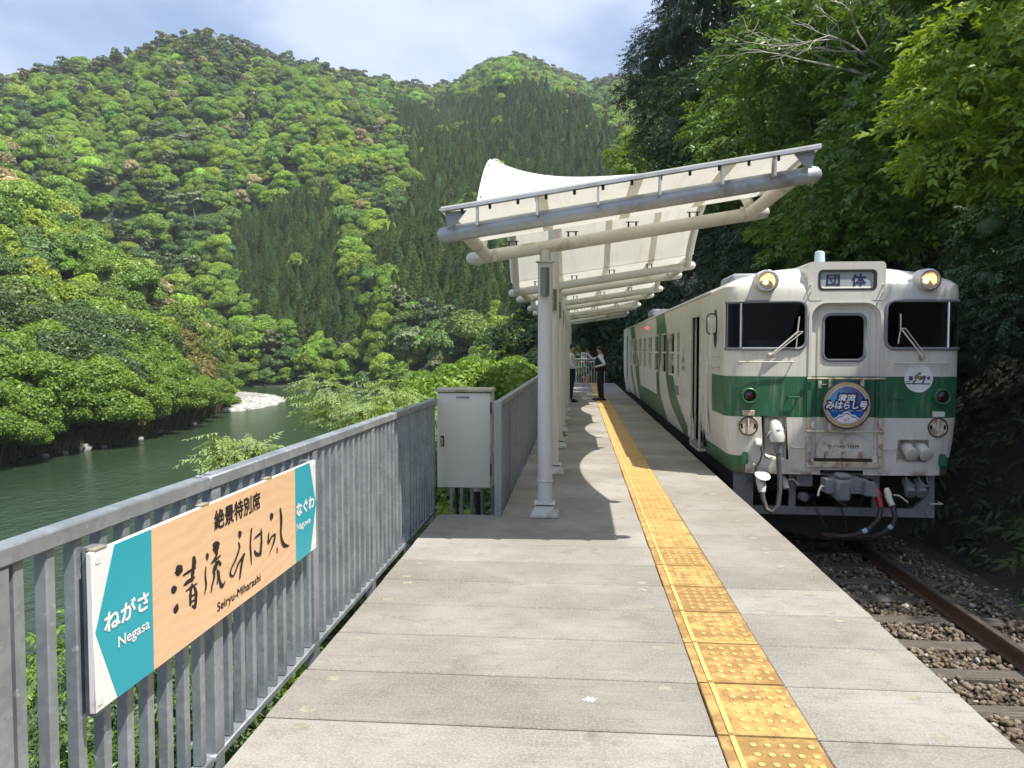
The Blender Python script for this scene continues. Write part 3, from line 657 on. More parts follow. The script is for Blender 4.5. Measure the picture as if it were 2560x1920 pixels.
for y in YJ:
    y1 = min(y+.5, 37.3)
    if y1 - y < .2: continue
    if y+.5 < YN: slab(PX0, .570, y, y1)
    elif y < YN: slab(NX, .570, y, y1); slab(PX0, NX-.008, y, YN)
    else: slab(NX, .570, y, y1)
    slab(.972, PX1, y, y1)
    o = bpy.data.objects.new('tactile_tile', tile_me if y < 16 else far_tile_me); o.location = (random.uniform(-.002,.002), y, 0); put(o, platform)
# mortared lifting pockets beside the joints
pk = []
for v in range(5):
    r = random.Random(v); P = [(x*(1+.1*r.uniform(-1,1)), y*(1+.16*r.uniform(-1,1))) for x, y in rrect(0, 0, .030+.006*r.random(), .020+.004*r.random(), .008, 2)]
    me = MB().prism(P, 'z', 0, .0012).mesh('lifting_pocket', None); me.materials.append(MATS['mortar']); pk.append(me)
for y in YJ:
    if y > 15: break
    for x in (-1.17, .43, 1.50):
        if x < NX and y > 6.9: continue
        for dy in (-.085, .07):
            if random.random() < .3: continue
            o = bpy.data.objects.new('lifting_pocket', random.choice(pk)); o.location = (x + random.uniform(-.03, .03), y + dy + random.uniform(-.015, .015), -.0006); o.rotation_euler = (0, 0, random.uniform(-.3, .3)); put(o, platform)
st = MB()
for a, l in ((0.2, 0.037), (1.0, 0.028), (1.9, 0.031), (2.6, 0.025)):
    c, s = cos(a), sin(a); st.prism([(-l*c+.007*s, -l*s-.007*c), (l*c+.004*s, l*s-.004*c), (l*c-.004*s, l*s+.004*c), (-l*c-.007*s, -l*s+.007*c)], 'z', 0, .002 + a*.0002)
o = obj('paint_mark', st, 'white_paint', None); o.parent = platform; o.location = (.06, 3.42, .0006)

# ------------------------------------------------------------------ galvanised fence along the river side
def fence(x, y0, y1, posts, label, joints=(), end_post=False, pitch=.12, zt=1.09, zb=-.03, rail=.034):
    root = thing('fence', (x, y0, 0), label, 'fence')
    cuts = [y0] + list(joints) + [y1]
    for a, b in zip(cuts[:-1], cuts[1:]):
        obj('top_rail', MB().cbox(x-.032, x+.032, a+.0015, b-.0015, zt-.052, zt, .006), 'galvanised', root)
        obj('bottom_rail', MB().cbox(x-.030, x+.028, a+.003, b-.003, zb-rail, zb, .005), 'galvanised', root)
    bar = MB().cbox(x-.022, x+.018, 0, .036, zb+.001, zt-.053, .004).mesh('baluster', None); bar.materials.append(MATS['galvanised'])
    pst = MB().cbox(x-.026, x+.026, 0, .075, zb-.50, zt-.053, .004).mesh('post', None); pst.materials.append(MATS['galvanised'])
    for p in posts:
        o = bpy.data.objects.new('post', pst); o.location = (0, p, 0); put(o, root)
    y = y0 + .04; n = 0
    while y < y1 - .04:
        if all(not (p-.055 < y < p+.10) for p in posts):
            o = bpy.data.objects.new('baluster', bar); o.location = (0, y, 0); put(o, root)
        y += pitch
    for j in joints:
        for d in (-.04, .035): obj('bolt', MB().lathe([(.012, 0), (.012, .006), (.006, .011)], (x, j+d, zt), (0, 0, 1), 10), 'galvanised', root)
    if end_post: obj('end_post', MB().cbox(x-.036, x+.034, y0-.075, y0-.001, zb-.3, zt+.004, .005), 'grey_steel', root)
    return root
fence(-1.462, -.6, 7.72, [-.58, .57, 1.74, 2.90, 4.06, 5.27, 6.45, 7.58], 'long galvanised steel fence in the sun carrying the station name sign', joints=(2.88, 6.46), zt=1.081, zb=-.042)
fence(-.755, 7.30, 37.2, [8.4+1.15*k for k in range(25)], 'grey steel fence shaded by the canopy running behind the white poles', joints=(13.0, 19.0, 25.0, 31.0), end_post=True)
# short rail that closes the niche behind the cabinet
nr = thing('niche_railing', (-1.4, 8.45, 0), 'short steel railing behind the feet of the cream cabinet', 'railing')
obj('top_rail', MB().cbox(-1.43, -.80, 8.43, 8.47, .95, 1.0, .005), 'galvanised', nr)
for k in range(6): obj('baluster', MB().cbox(-1.42+.115*k, -1.385+.115*k, 8.435, 8.465, -1.2, .949, .004), 'galvanised', nr)

# ------------------------------------------------------------------ electrical cabinet in the niche
cb = thing('electrical_cabinet', (-1.15, 7.9, .17), 'cream steel electrical cabinet standing in the gap between the two fences', 'cabinet')
obj('body', MB().cbox(-1.432, -.875, 7.745, 8.05, .165, 1.150, .006), 'cabinet_paint', cb)
obj('door', MB().cbox(-1.430, -.885, 7.722, 7.742, .172, 1.142, .006), 'cabinet_paint', cb)
obj('lid', MB().prism([(7.700, 1.152), (8.07, 1.152), (8.07, 1.183), (7.90, 1.192), (7.700, 1.176)], 'x', -1.445, -.862), 'cabinet_lid', cb)
obj('lid_shadow_gap', MB().box(-1.425, -.88, 7.730, 8.045, 1.143, 1.151), 'dark_void', cb)
h = obj('handle', MB().cbox(-1.392, -1.357, 7.712, 7.7215, .595, .705, .004), 'dark_bracket', cb)
obj('lever', MB().cbox(-1.383, -1.366, 7.700, 7.7115, .605, .680, .003), 'chrome', h)
for z in (.30, .93): obj('hinge', MB().cyl((-.878, 7.732, z), (-.878, 7.732, z+.12), .008, 8), 'dark_bracket', cb)
lp = obj('label_plate', MB().cbox(-1.243, -1.083, 7.7165, 7.7212, 1.080, 1.112, .001), 'label_white', cb)
lettering('lettering', '照明制御盤', ((-1.163, 7.7155, 1.096), (1, 0, 0), (0, 0, 1)), w=.135, h=.022, parent=lp, bold=.01)
obj('bracket', MB().cbox(-.874, -.79, 7.80, 7.86, .52, .60, .004), 'cabinet_paint', cb)
for x, r, m in ((-1.26, .019, 'dark_bracket'), (-1.04, .030, 'black_rubber'), (-1.055, .020, 'cable_grey')):
    obj('conduit', MB().tube([(x, 7.88, .165), (x+.005, 7.88, .02), (x+.012, 7.87, -.25), (x+.02, 7.85, -1.3)], r, 10), m, cb)
obj('conduit_collar', MB().lathe([(.036, 0), (.036, .05), (.030, .052)], (-1.04, 7.88, .11), (0, 0, 1), 12), 'chrome', cb)

# ------------------------------------------------------------------ poles
def pole(y, ztop, flange, label):
    p = thing('canopy_pole', (-.31, y, 0), label, 'pole', 'white canopy poles along the platform')
    x = -.31; s = MB(); s.cbox(x-.132, x+.132, y-.132, y+.132, .001, .026, .003)
    s.loft([[(x+a*.125, y+b*.125, .0265) for a, b in ((-1,-1),(1,-1),(1,1),(-1,1))], [(x+a*.085, y+b*.085, .105) for a, b in ((-1,-1),(1,-1),(1,1),(-1,1))]], cap=True)
    obj('shoe', s, 'shoe_paint', p); obj('base_plate', MB().cbox(x-.1, x+.1, y-.1, y+.1, .118, .130, .002), 'shoe_paint', p)
    for a in (-.07, .07):
        for b in (-.07, .07): obj('anchor_bolt', MB().cyl((x+a, y+b, .104), (x+a, y+b, .119), .011, 8), 'dark_bracket', p)
    t = obj('shaft', MB().tube([(x, y, .130), (x, y, ztop)], .069, 24), 'pole_paint', p)
    obj('weld_ring', MB().lathe([(.0695, 0), (.075, .004), (.0765, .010), (.075, .016), (.0695, .020)], (x, y, .325), (0, 0, 1), 24), 'pole_paint', t)
    if flange:
        obj('flange', MB().lathe([(.069, 0), (.09, .002), (.09, .014), (.053, .016)], (x, y, ztop-.016), (0, 0, 1), 24), 'shoe_paint', p)
        obj('stub', MB().cyl((x, y, ztop), (x, y, ztop+.14), .052, 20), 'shoe_paint', p)
    l = obj('lamp', MB().lathe([(.038, 0), (.042, .004), (.042, .262), (.038, .266)], (x, y-.098, 2.075), (0, 0, 1), 20), 'lamp_grey', p)
    obj('lamp_bracket', MB().box(x-.015, x+.015, y-.07, y-.05, 2.12, 2.30), 'lamp_grey', p)
    return p
ORD = ['first', 'second', 'third', 'fourth', 'fifth', 'sixth', 'seventh', 'eighth', 'ninth']
POLE_Y = [7.275, 9.79, 12.40, 14.94, 17.49, 20.0, 22.78, 25.3, 27.9]
for i, y in enumerate(POLE_Y):
    pole(y, 2.41 if i % 2 == 0 else 3.52, i % 2 == 0, 'nearest white canopy pole with a grey lamp near its top' if i == 0 else '%s white canopy pole counted from the nearest one' % ORD[i])

# ------------------------------------------------------------------ membrane canopy, one unit per beam pair
def tube_z(x): return 2.44 + .148*(x + 1.0)
def canopy(i, ya, yb, yn, label):
    """front tube at ya, beam at yb on the pole, next unit's front tube at yn (None for the last unit)"""
    c = thing('membrane_canopy', (-.31, yb, 2.4), label, 'canopy', 'membrane canopies over the platform')
    xl, xr = -1.0, 1.68
    for nm, y, m in (('front_tube', ya, 'galv_tube' if i == 0 else 'white_steel'), ('beam', yb, 'white_steel')):
        obj(nm, MB().tube([(xl, y, tube_z(xl)), (xr, y, tube_z(xr))], .061, 20, dome=True), m, c)
    if abs(POLE_Y[2*i] - yb) > .15:
        obj('girder', MB().cyl((-.31, ya+.05, tube_z(-.31)-.01), (-.31, yb-.05, tube_z(-.31)-.01), .045, 14), 'white_steel', c)
    for x in (xl+.14, xr-.12):
        obj('end_link', MB().cyl((x, ya+.03, tube_z(x)+.005), (x, yb-.03, tube_z(x)), .055, 14), 'white_steel', c)
        pl = obj('bolt_plate', MB().box(x-.01+(.065 if x < 0 else -.085), x+.03+(.065 if x < 0 else -.085), yb-.079, yb-.064, tube_z(x)-.05, tube_z(x)+.055), 'white_steel', c)
        for dz in (-.025, .028): obj('bolt', MB().lathe([(.012, 0), (.012, .006), (.007, .009)], (x+.01+(.065 if x < 0 else -.085), yb-.079, tube_z(x)+dz), (0, -1, 0), 8), 'white_steel', pl)
    # membrane: flat strip over the pair, then the arch to the next pair
    xs = np.linspace(-.985, 1.66, 19); prof = []
    for y in np.linspace(ya-.13, yb+.02, 7): prof.append((y, 0.0))
    if yn is not None:
        for s in np.linspace(-1, 1, 27)[1:]: prof.append((yb+.02 + (yn-.04-yb-.02)*(s+1)/2, 1-abs(s)**2.0))
    span = 1.0 if yn is None else min(1.0, (yn-yb)/4.45)
    def zm(x, y, a):
        u = (x+1.0)/2.68; rise = (.70 + .22*(1-u) + .34*(1-u)**5)*span; return tube_z(x) + .155 + rise*a
    grid = [[(float(x), y, float(zm(x, y, a))) for x in xs] for y, a in prof]
    obj('membrane', MB().loft(grid, closed=False), 'membrane', c, smooth=60)
    for x0 in (-.28, .42, 1.08):                                         # welded overlaps read as darker bands against the light
        obj('seam_band', MB().loft([[(x0+d, y, float(zm(x0+d, y, a))-.004) for d in (-.045, 0, .045)] for y, a in prof], closed=False), 'membrane', c, smooth=60)
    # clamping plates along the edges
    for nm, x in (('edge_clamp', xs[0]), ('edge_clamp', xs[-1])):
        mb = MB()
        for (y, a), (y2, a2) in zip(prof[:-1], prof[1:]):
            z, z2 = zm(x, y, a), zm(x, y2, a2); mb.add([(x-.035, y, z+.006), (x+.035, y, z+.006), (x+.035, y2, z2+.006), (x-.035, y2, z2+.006), (x-.035, y, z+.014), (x+.035, y, z+.014), (x+.035, y2, z2+.014), (x-.035, y2, z2+.014)],
                                                   [(3,2,1,0),(4,5,6,7),(0,1,5,4),(1,2,6,5),(2,3,7,6),(3,0,4,7)])
        e = obj(nm, mb, 'membrane', c)
        bt = MB()
        for y, a in prof[1::2]: z = zm(x, y, a)+.014; bt.box(x-.008, x+.008, y-.012, y+.012, z, z+.007)
        obj('clamp_bolts', bt, 'dark_bracket', e)['kind'] = 'stuff'
        if yn is not None:                                              # arch tube under the edge
            xt = x + (.06 if x < 0 else -.06); pts = [(xt, y, zm(xt, y, a)-.14 if 0 < k < len(prof[7:])-1 else tube_z(xt)+.02) for k, (y, a) in enumerate(prof[6:])]
            obj('arch_tube', MB().tube([(xt, y, float(z)) for xt, y, z in [(p[0], p[1], p[2]) for p in pts]], .05, 12), 'white_steel', c)
            for k in range(3, len(pts)-2, 3):
                pt = pts[k]; obj('arch_bracket', MB().box(xt-.006, xt+.006, pt[1]-.02, pt[1]+.02, float(pt[2])+.045, float(pt[2])+.135), 'white_steel', c)
    if i == 0:
        y = ya-.135; pts = [(x, tube_z(x)+.148) for x in np.linspace(-1.005, 1.69, 9)]
        obj('edge_plate', MB().prism([(x, z) for x, z in pts] + [(x, z+.022) for x, z in pts[::-1]], 'y', y-.022, y+.035), 'galv_tube', c)
        obj('edge_cap', MB().prism([(x, z+.0225) for x, z in pts] + [(x, z+.034) for x, z in pts[::-1]], 'y', y-.014, y+.05), 'membrane', c)
        for x in (-.74, -.30, .14, .58, 1.02, 1.38):
            z = tube_z(x); obj('edge_strut', MB().prism([(x-.008, z+.01), (x+.008, z+.01), (x+.006, z+.15), (x-.006, z+.15)], 'y', ya-.150, ya-.06), 'galv_tube', c)
        for x in np.arange(-.85, 1.6, .205):
            obj('clip', MB().lathe([(.011, 0), (.011, .03), (.007, .036)], (x, y+.005, tube_z(x)+.148), (0, 0, -1), 8), 'dark_bracket', c)
        for x, s in ((-.965, 1), (1.645, -1)):
            z = tube_z(x); obj('corner_plate', MB().prism([(x-.02*s, z+.15), (x+.14*s, z+.16), (x+.05*s, z+.05), (x-.0*s, z+.03)], 'y', ya-.09, ya-.07), 'grey_steel', c)
    for x in np.arange(-.62, 1.6, .56):
        b = MB()
        for d in (-.05, .05): b.cyl((x+d*.7, yb+.03, tube_z(x)+.062), (x+d*.7, yb+.03, tube_z(x)+.108), .009, 8)
        b.box(x-.06, x+.06, yb+.022, yb+.038, tube_z(x)+.104, tube_z(x)+.111); obj('membrane_tie', b, 'dark_bracket', c)
        if i: b = MB(); [b.cyl((x+d*.7, ya, tube_z(x)+.06), (x+d*.7, ya, tube_z(x)+.12), .009, 8) for d in (-.05, .05)]; b.box(x-.06, x+.06, ya-.008, ya+.008, tube_z(x)+.114, tube_z(x)+.121); obj('membrane_tie', b, 'dark_bracket', c)
    return c
CAN = [(5.76, 7.275), (11.72, 13.2), (16.1, 18.0), (21.7, 23.2), (26.6, 28.1)]
for i, (a, b) in enumerate(CAN):
    canopy(i, a, b, CAN[i+1][0] if i+1 < len(CAN) else None, 'white tensile membrane canopy nearest the camera with open grey front edge' if i == 0 else '%s white membrane canopy counted from the nearest' % ORD[i])

# ------------------------------------------------------------------ diesel railcar
CX, Y0, YR, HW = 3.215, 9.6, 30.9, 1.40
WZ = [(.05,1.30),(.26,1.335),(.5,1.372),(.755,1.393),(1.0,1.40),(2.28,1.40),(2.36,1.395),(2.42,1.33),(2.48,1.19),(2.54,.98),(2.59,.74),(2.63,.46),(2.655,.2),(2.665,.004)]
DZ = [(.05,0),(2.26,0),(2.36,.02),(2.42,.06),(2.48,.13),(2.54,.24),(2.59,.38),(2.63,.58),(2.655,.8),(2.665,.95)]
NOSE = .40
def wz(z): return float(tab(WZ, z))
def dz(z): return float(tab(DZ, z))
def gr(r): r = min(abs(r), 1.0); return 1 - (1 - r**4.5)**.2222
def FS(u, z, out=0.0):
    """front surface at lateral u (at full width) and height z, pushed out by OUT"""
    r = u/HW; w = wz(z); return Vector((CX + r*w, Y0 + dz(z) + NOSE*gr(r) - out, z))

def livery():
    t = NT('livery'); x, y, z = t.xyz()
    def edge(pts):                                     # piecewise-linear y(z)
        pts = sorted(pts); e = None
        for (z0, y0), (z1, y1) in zip(pts[:-1], pts[1:]):
            s = t.ramp(z, z0, z1, 0, y1-y0, smooth=False); e = s if e is None else t.math('ADD', e, s)
        return t.math('ADD', e, pts[0][1])
    gt = lambda a, b: t.math('GREATER_THAN', a, b); lt = lambda a, b: t.math('LESS_THAN', a, b)
    def AND(*l):
        o = l[0]
        for q in l[1:]: o = t.math('MULTIPLY', o, q)
        return o
    masks = [AND(gt(z, .757), lt(z, 1.256), lt(y, 10.66)),
             AND(lt(z, .272), lt(t.ramp(t.math('ABSOLUTE', t.math('SUBTRACT', x, CX)), 1.155, 1.157, 0, 1), 2), gt(t.math('ABSOLUTE', t.math('SUBTRACT', x, CX)), 1.152), lt(y, 13.6)),
             AND(gt(y, edge([(.1,13.0),(.225,13.25),(.673,14.37),(1.03,14.85),(1.85,15.9),(2.36,16.54)])), lt(y, edge([(.1,14.18),(.517,15.54),(1.04,16.2),(1.85,17.4),(2.36,18.4)])), lt(z, 2.375)),
             AND(gt(y, edge([(.1,16.62),(.62,17.34),(1.02,17.45),(1.9,16.6)])), lt(y, 18.12), lt(z, 2.375)),
             AND(gt(y, edge([(.1,16.62),(.62,17.34)])), lt(y, edge([(.1,22.7),(.55,22.9)])), lt(z, .552)),
             AND(gt(y, edge([(.1,22.68),(1.06,23.14),(2.3,25.2)])), lt(y, edge([(.1,23.9),(.6,24.3),(1.05,24.77),(2.3,27.0)])), lt(z, 2.37)),
             AND(gt(y, edge([(.15,25.1),(1.05,26.16)])), lt(y, edge([(.15,26.0),(1.04,26.9)])), lt(z, 1.06))]
    m = masks[0]
    for q in masks[1:]: m = t.math('MAXIMUM', m, q)
    streak = t.noise(5, 6, .6, stretch=(4.0, 4.0, .28)); soft = t.noise(1.1, 5, .6)
    cream = t.mix(t.ramp(soft, .3, .7), (.60, .57, .495), (.69, .665, .595)); green = t.mix(t.ramp(soft, .3, .7), (.020, .105, .045), (.032, .135, .06))
    green = t.mix(t.math('MULTIPLY', t.ramp(streak, .52, .75), .25), green, (.10, .20, .13))
    c = t.mix(m, cream, green); c = t.mix(t.math('MULTIPLY', t.ramp(streak, .50, .76), .42), c, (.34, .29, .215))
    rz = t.math('MULTIPLY', t.ramp(z, .05, .16, 1, 0), t.ramp(t.noise(7, 6, .7), .44, .60)); c = t.mix(t.math('MULTIPLY', rz, .8), c, (.22, .09, .035))
    c = t.mix(t.math('MULTIPLY', t.ramp(t.noise(26, 4, .7), .66, .72), .45), c, (.30, .19, .10))
    return t.done(t.principled(c, t.ramp(streak, .3, .7, .30, .46), 0, .5))
livery()
pmat('cream_part', (.62, .59, .51), .42, 0, .08, 5, dirt=(.30, .17, .075), dirt_amt=.35, dscale=9)
pmat('rusty_cream', (.56, .50, .38), .6, 0, .15, 9, dirt=(.26, .11, .04), dirt_amt=.75, dscale=11)
pmat('cream_clean', (.64, .615, .54), .38, 0, .05, 4)
pmat('green_part', (.025, .12, .052), .4, 0, .1, 5)
pmat('train_grey', (.205, .215, .22), .5, 0, .12, 5, dirt=(.10, .09, .075), dirt_amt=.4, dscale=6)
pmat('under_black', (.018, .017, .016), .8, 0, .3, 8)
pmat('roof_grey', (.36, .37, .375), .6, 0, .15, 2.5, dirt=(.2, .19, .17), dirt_amt=.4, dscale=3)
pmat('antenna_white', (.50, .58, .64), .35, 0, .04, 5)
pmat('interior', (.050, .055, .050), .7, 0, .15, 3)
pmat('seat_green', (.03, .06, .07), .8, 0, .2, 10)
pmat('dest_panel', (.40, .42, .42), .4, 0, .05, 6)
pmat('tail_red', (.035, .004, .006), .12, 0, .2, 20)
pmat('red_valve', (.36, .02, .02), .45, 0, .2, 20)
pmat('hose', (.035, .033, .031), .6, 0, .25, 20)
pmat('tape_blue', (.32, .50, .56), .5, 0, .1, 10)
pmat('chain_rust', (.06, .035, .022), .8, .3, .3, 30)
pmat('gold', (.62, .49, .22), .32, .55, .12, 6)
pmat('navy_paint', (.018, .018, .085), .35, 0, .1, 6)
def markblue():
    t = NT('mark_blue'); x, y, z = t.xyz(); d = t.math('SQRT', t.math('ADD', t.math('POWER', t.math('SUBTRACT', x, CX), 2), t.math('POWER', t.math('SUBTRACT', z, .917), 2)))
    c = t.mix(t.ramp(x, CX-.2, CX+.12), (.03, .30, .58), (.012, .035, .22)); c = t.mix(t.ramp(z, .80, .93), (.008, .09, .42), c)
    return t.done(t.principled(c, .3, 0, .5))
markblue()
def emit(name, col, s):
    t = NT(name); e = t.n('ShaderNodeEmission'); e.inputs[0].default_value = (*col, 1); e.inputs[1].default_value = s; return t.done(e.outputs[0])
emit('lamp_glow', (1.0, .74, .42), 3.0); emit('marker_red', (1.0, .02, .04), 4.0)
pmat('reflector', (.66, .56, .42), .22, .9, .25, 60)

train = thing('railcar', (CX, Y0, -.97), 'cream and green diesel railcar stopped at the platform with a round headmark', 'train')
WIN = [(14.0,14.36),(14.76,15.66),(16.15,17.02),(17.65,18.52),(19.22,20.1),(20.76,21.65),(22.3,23.2),(23.85,24.5),(24.94,25.84),(26.39,27.1)]
DOORS = [(11.72,12.52),(28.4,29.1)]
def build_shell():
    Zs = sorted({.06,.117,.16,.222,.24,.272,.34,.41,.495,.62,.757,.77,.95,1.08,1.256,1.42,1.59,1.75,1.93,2.08,2.165,2.22,2.28,2.36,2.39,2.42,2.45,2.48,2.51,2.54,2.565,2.59,2.61,2.63,2.645,2.655,2.665})
    ucut = [-1.4,-1.3985,-1.394,-1.385,-1.36,-1.31,-1.24,-1.155,-1.06,-.98,-.83,-.68,-.57,-.465,-.42,-.29,-.15,0]; ucut = sorted(set(ucut + [-u for u in ucut] + [.25,.647,1.027]))
    ys = sorted({10.08,10.3,10.66,11.2,30.9} | {v for w in WIN+DOORS for v in w} | {13.2,29.8})
    cols = [('L', y) for y in ys[::-1]] + [('F', u) for u in ucut] + [('R', y) for y in ys]
    def P(c, z):
        k, v = c
        if k == 'F': return FS(v, z)
        yy = max(v, Y0 + dz(z) + NOSE + .01*(1 + ys.index(v))); return Vector((CX + (-1 if k == 'L' else 1)*wz(z), min(yy, YR), z))
    fo = [(-1.385,-.465,1.59,2.165),(.465,1.385,1.59,2.165),(-.42,.42,.16,2.165),(-.98,-.68,.24,.77),(.647,1.027,.222,.495),(-.29,.25,.05,.117)]
    so = [(a, b, 1.08, 1.93) for a, b in WIN]; do = [(a, b, .16, 2.08) for a, b in DOORS]
    mb = MB(); V = []; idx = {}
    for i, z in enumerate(Zs):
        for j, c in enumerate(cols): idx[i, j] = len(V); V.append(P(c, z))
    F = []
    for i in range(len(Zs)-1):
        zm = (Zs[i]+Zs[i+1])/2
        for j in range(len(cols)-1):
            (k, a), (k2, b) = cols[j], cols[j+1]
            if k == k2:
                m = (a+b)/2; L = fo if k == 'F' else (so + do if k == 'L' else so)
                if any(q[0] < m < q[1] and q[2] < zm < q[3] for q in L): continue
            F.append((idx[i, j], idx[i, j+1], idx[i+1, j+1], idx[i+1, j]))
        F.append((idx[i, len(cols)-1], idx[i, 0], idx[i+1, 0], idx[i+1, len(cols)-1]))
    F.append(tuple(idx[0, j] for j in range(len(cols)))[::-1])
    mb.add(V, F)
    # rounded inner corners of the cab windows and of the gangway arch
    def fillet(u, z, su, sz, r):
        pts = [FS(u, z)]
        for k in range(9): a = pi/2*k/8; pts.append(FS(u + su*r*(1-sin(a)), z + sz*r*(1-cos(a))))
        mb.add(pts, [(0, k, k+1) for k in range(1, 9)])
    for s in (-1, 1):
        for z, sz in ((1.59, 1), (2.165, -1)): fillet(s*.465, z, s, sz, .10)
        fillet(s*.42, 2.165, -s, -1, .20)
    me = mb.mesh('body_shell', None); me.shade_smooth(); me.set_sharp_from_angle(angle=radians(32)); return me
shell = obj('body_shell', build_shell(), 'livery', train)
R_ = MB()                                                     # darker main roof behind the cream nose
for side in (0,):
    rows = [[(CX + s*(wz(z)+.004), y, z+.004) for s, z in [(-1, 2.405),(-1,2.45),(-1,2.5),(-1,2.55),(-1,2.6),(-1,2.64),(1,2.66),(1,2.64),(1,2.6),(1,2.55),(1,2.5),(1,2.45),(1,2.405)]] for y in np.linspace(11.3, 30.9, 12)]
R_.loft(rows, closed=False); obj('roof', R_, 'roof_grey', train, smooth=50)
obj('gutter', MB().box(CX-1.412, CX-1.392, 10.75, 30.9, 2.352, 2.378), 'cream_clean', train)
# destination box on the brow
db = obj('destination_box', MB().loft([[(CX+x, Y0-.004+ (0 if k == 0 else .8), z) for x, z in rrect(0, 2.405, .452, .232, .05)] for k in (0, 1)]), 'livery', train)
bx = MB(); P0 = rrect(0, 2.405, .452, .232, .05); P1 = rrect(.008, 2.418, .335, .118, .05)
bx.loft([[(CX+x, Y0-.004, z) for x, z in P0], [(CX+x, Y0-.004, z) for x, z in P1]]); obj('box_face', bx, 'livery', db)
rr = MB(); rr.loft([[(CX+x, Y0-.008, z) for x, z in rrect(.008, 2.418, .342, .125, .055)], [(CX+x, Y0-.008, z) for x, z in rrect(.008, 2.418, .315, .100, .04)], [(CX+x, Y0+.02, z) for x, z in rrect(.008, 2.418, .312, .098, .04)]]); obj('seal', rr, 'black_rubber', db)
dp = obj('destination_panel', MB().add([(CX+x, Y0+.016, z) for x, z in rrect(.008, 2.418, .313, .099, .04)], [tuple(range(28))]), 'dest_panel', db)
fr_ = lambda u, z, out=0.0: ((CX+u, Y0-out, z), (1, 0, 0), (0, 0, 1))
lettering('lettering', '団', fr_(-.155, 2.418, -.012), w=.150, h=.128, mat='navy_ink', parent=db, bold=.05)
lettering('lettering', '体', fr_(.145, 2.418, -.012), w=.165, h=.140, mat='navy_ink', parent=db, bold=.05)
for s in (-1, 1):
    u = .425*s; obj('grab_handle', MB().tube([(CX+u, Y0+.02, 2.365), (CX+u+.02*s*0, Y0-.055, 2.355), (CX+u, Y0-.055, 2.275), (CX+u, Y0+.01, 2.262)], .008, 8), 'cream_clean', train)
# headlamps
for s in (-1, 1):
    c = FS(.98*s, 2.41); hl = obj('headlamp', MB().lathe([(.140, .10), (.140, -.02), (.132, -.055), (.132, -.085), (.128, -.092), (.108, -.092), (.104, -.06)], (c.x, c.y-.02, 2.41), (0, 1, 0), 28, caps=False), 'cream_part', train)
    obj('lamp_ring', MB().lathe([(.130, -.093), (.130, -.103), (.122, -.108), (.106, -.106), (.104, -.05)], (c.x, c.y-.02, 2.41), (0, 1, 0), 28, caps=False), 'chrome', hl)
    obj('reflector', MB().lathe([(.104, -.05), (.085, .0), (.05, .035), (.012, .05)], (c.x, c.y-.02, 2.41), (0, 1, 0), 20, caps=False), 'reflector', hl)
    obj('bulb', MB().lathe([(.004, -.03), (.026, -.012), (.03, .01), (.02, .03)], (c.x, c.y-.02, 2.405), (0, 1, 0), 10), 'lamp_glow', hl)
    gl = MB(); gl.lathe([(.104, -.062), (.07, -.075), (.002, -.080)], (c.x, c.y-.02, 2.41), (0, 1, 0), 20, caps=False); obj('lens', gl, 'lens', hl)
# cab windows
for s in (-1, 1):
    us = [.465 + .02*k for k in range(0, 37)] + [1.20, 1.24, 1.29, 1.33, 1.36, 1.385]; us = [u for u in us if u <= 1.385]
    loop = []
    for k in range(9): a = pi/2*k/8; loop.append((.465 + .10*(1-sin(a)), 1.59 + .10*(1-cos(a))))           # lower inner corner from bottom up
    low = [(u, 1.59) for u in us if u > .57]; top = [(u, 2.165) for u in us if u > .57]
    path = list(reversed(low)) + [(.465+.10*(1-sin(a)), 1.59+.10*(1-cos(a))) for a in [pi/2*k/8 for k in range(9)]] + [(.465+.10*(1-cos(a)), 2.165-.10*(1-sin(a))) for a in [pi/2*k/8 for k in range(9)]] + top
    w = obj('cab_window', MB().tube([FS(s*u, z, .006) for u, z in path], .020, 8), 'rubber_seal', train)
    gp = MB(); gp.loft([[FS(s*u, z, -.022) for u in us] for z in np.linspace(1.585, 2.17, 4)], closed=False); obj('pane', gp, 'cab_glass', w)
    pu = 1.225 if s < 0 else 1.205; obj('window_pillar', MB().tube([FS(s*(pu-.0), 1.60, .016), FS(s*pu, 2.15, .016)], .017, 8), 'chrome', w)
# gangway arch, door
def RR(hw, z0, z1, r, y, n=6): return [(CX+.0+x, y, z) for x, z in rrect(0, (z0+z1)/2, hw, (z1-z0)/2, r, n)]
ga = MB(); ga.loft([RR(.435, .148, 2.178, .205, Y0-.012), RR(.405, .175, 2.145, .185, Y0-.014), RR(.400, .18, 2.14, .18, Y0+.03), RR(.385, .19, 2.125, .17, Y0+.032), RR(.375, .20, 2.115, .165, Y0+.075), RR(.312, .20, 2.062, .06, Y0+.078)])
obj('gangway_arch', ga, 'livery', train)
dr = MB(); dr.loft([RR(.312, .20, 2.062, .06, Y0+.078), RR(.306, .206, 2.056, .058, Y0+.065), RR(.296, .216, 2.046, .055, Y0+.062), RR(.255, 1.44, 2.018, .09, Y0+.062)]); gd = obj('gangway_door', dr, 'livery', train)
dw = obj('door_window', MB().loft([RR(.262, 1.433, 2.025, .095, Y0+.052), RR(.252, 1.443, 2.015, .09, Y0+.045), RR(.232, 1.463, 1.995, .075, Y0+.046), RR(.228, 1.467, 1.991, .073, Y0+.07)]), 'rubber_seal', gd)
n28 = tuple(range(28)); obj('pane', MB().add(RR(.232, 1.463, 1.995, .075, Y0+.066), [n28]), 'cab_glass', gd)
obj('door_handle', MB().tube([(CX-.272, Y0+.062, 1.155), (CX-.272, Y0+.02, 1.155), (CX-.205, Y0+.015, 1.158)], .009, 8), 'chrome', gd)
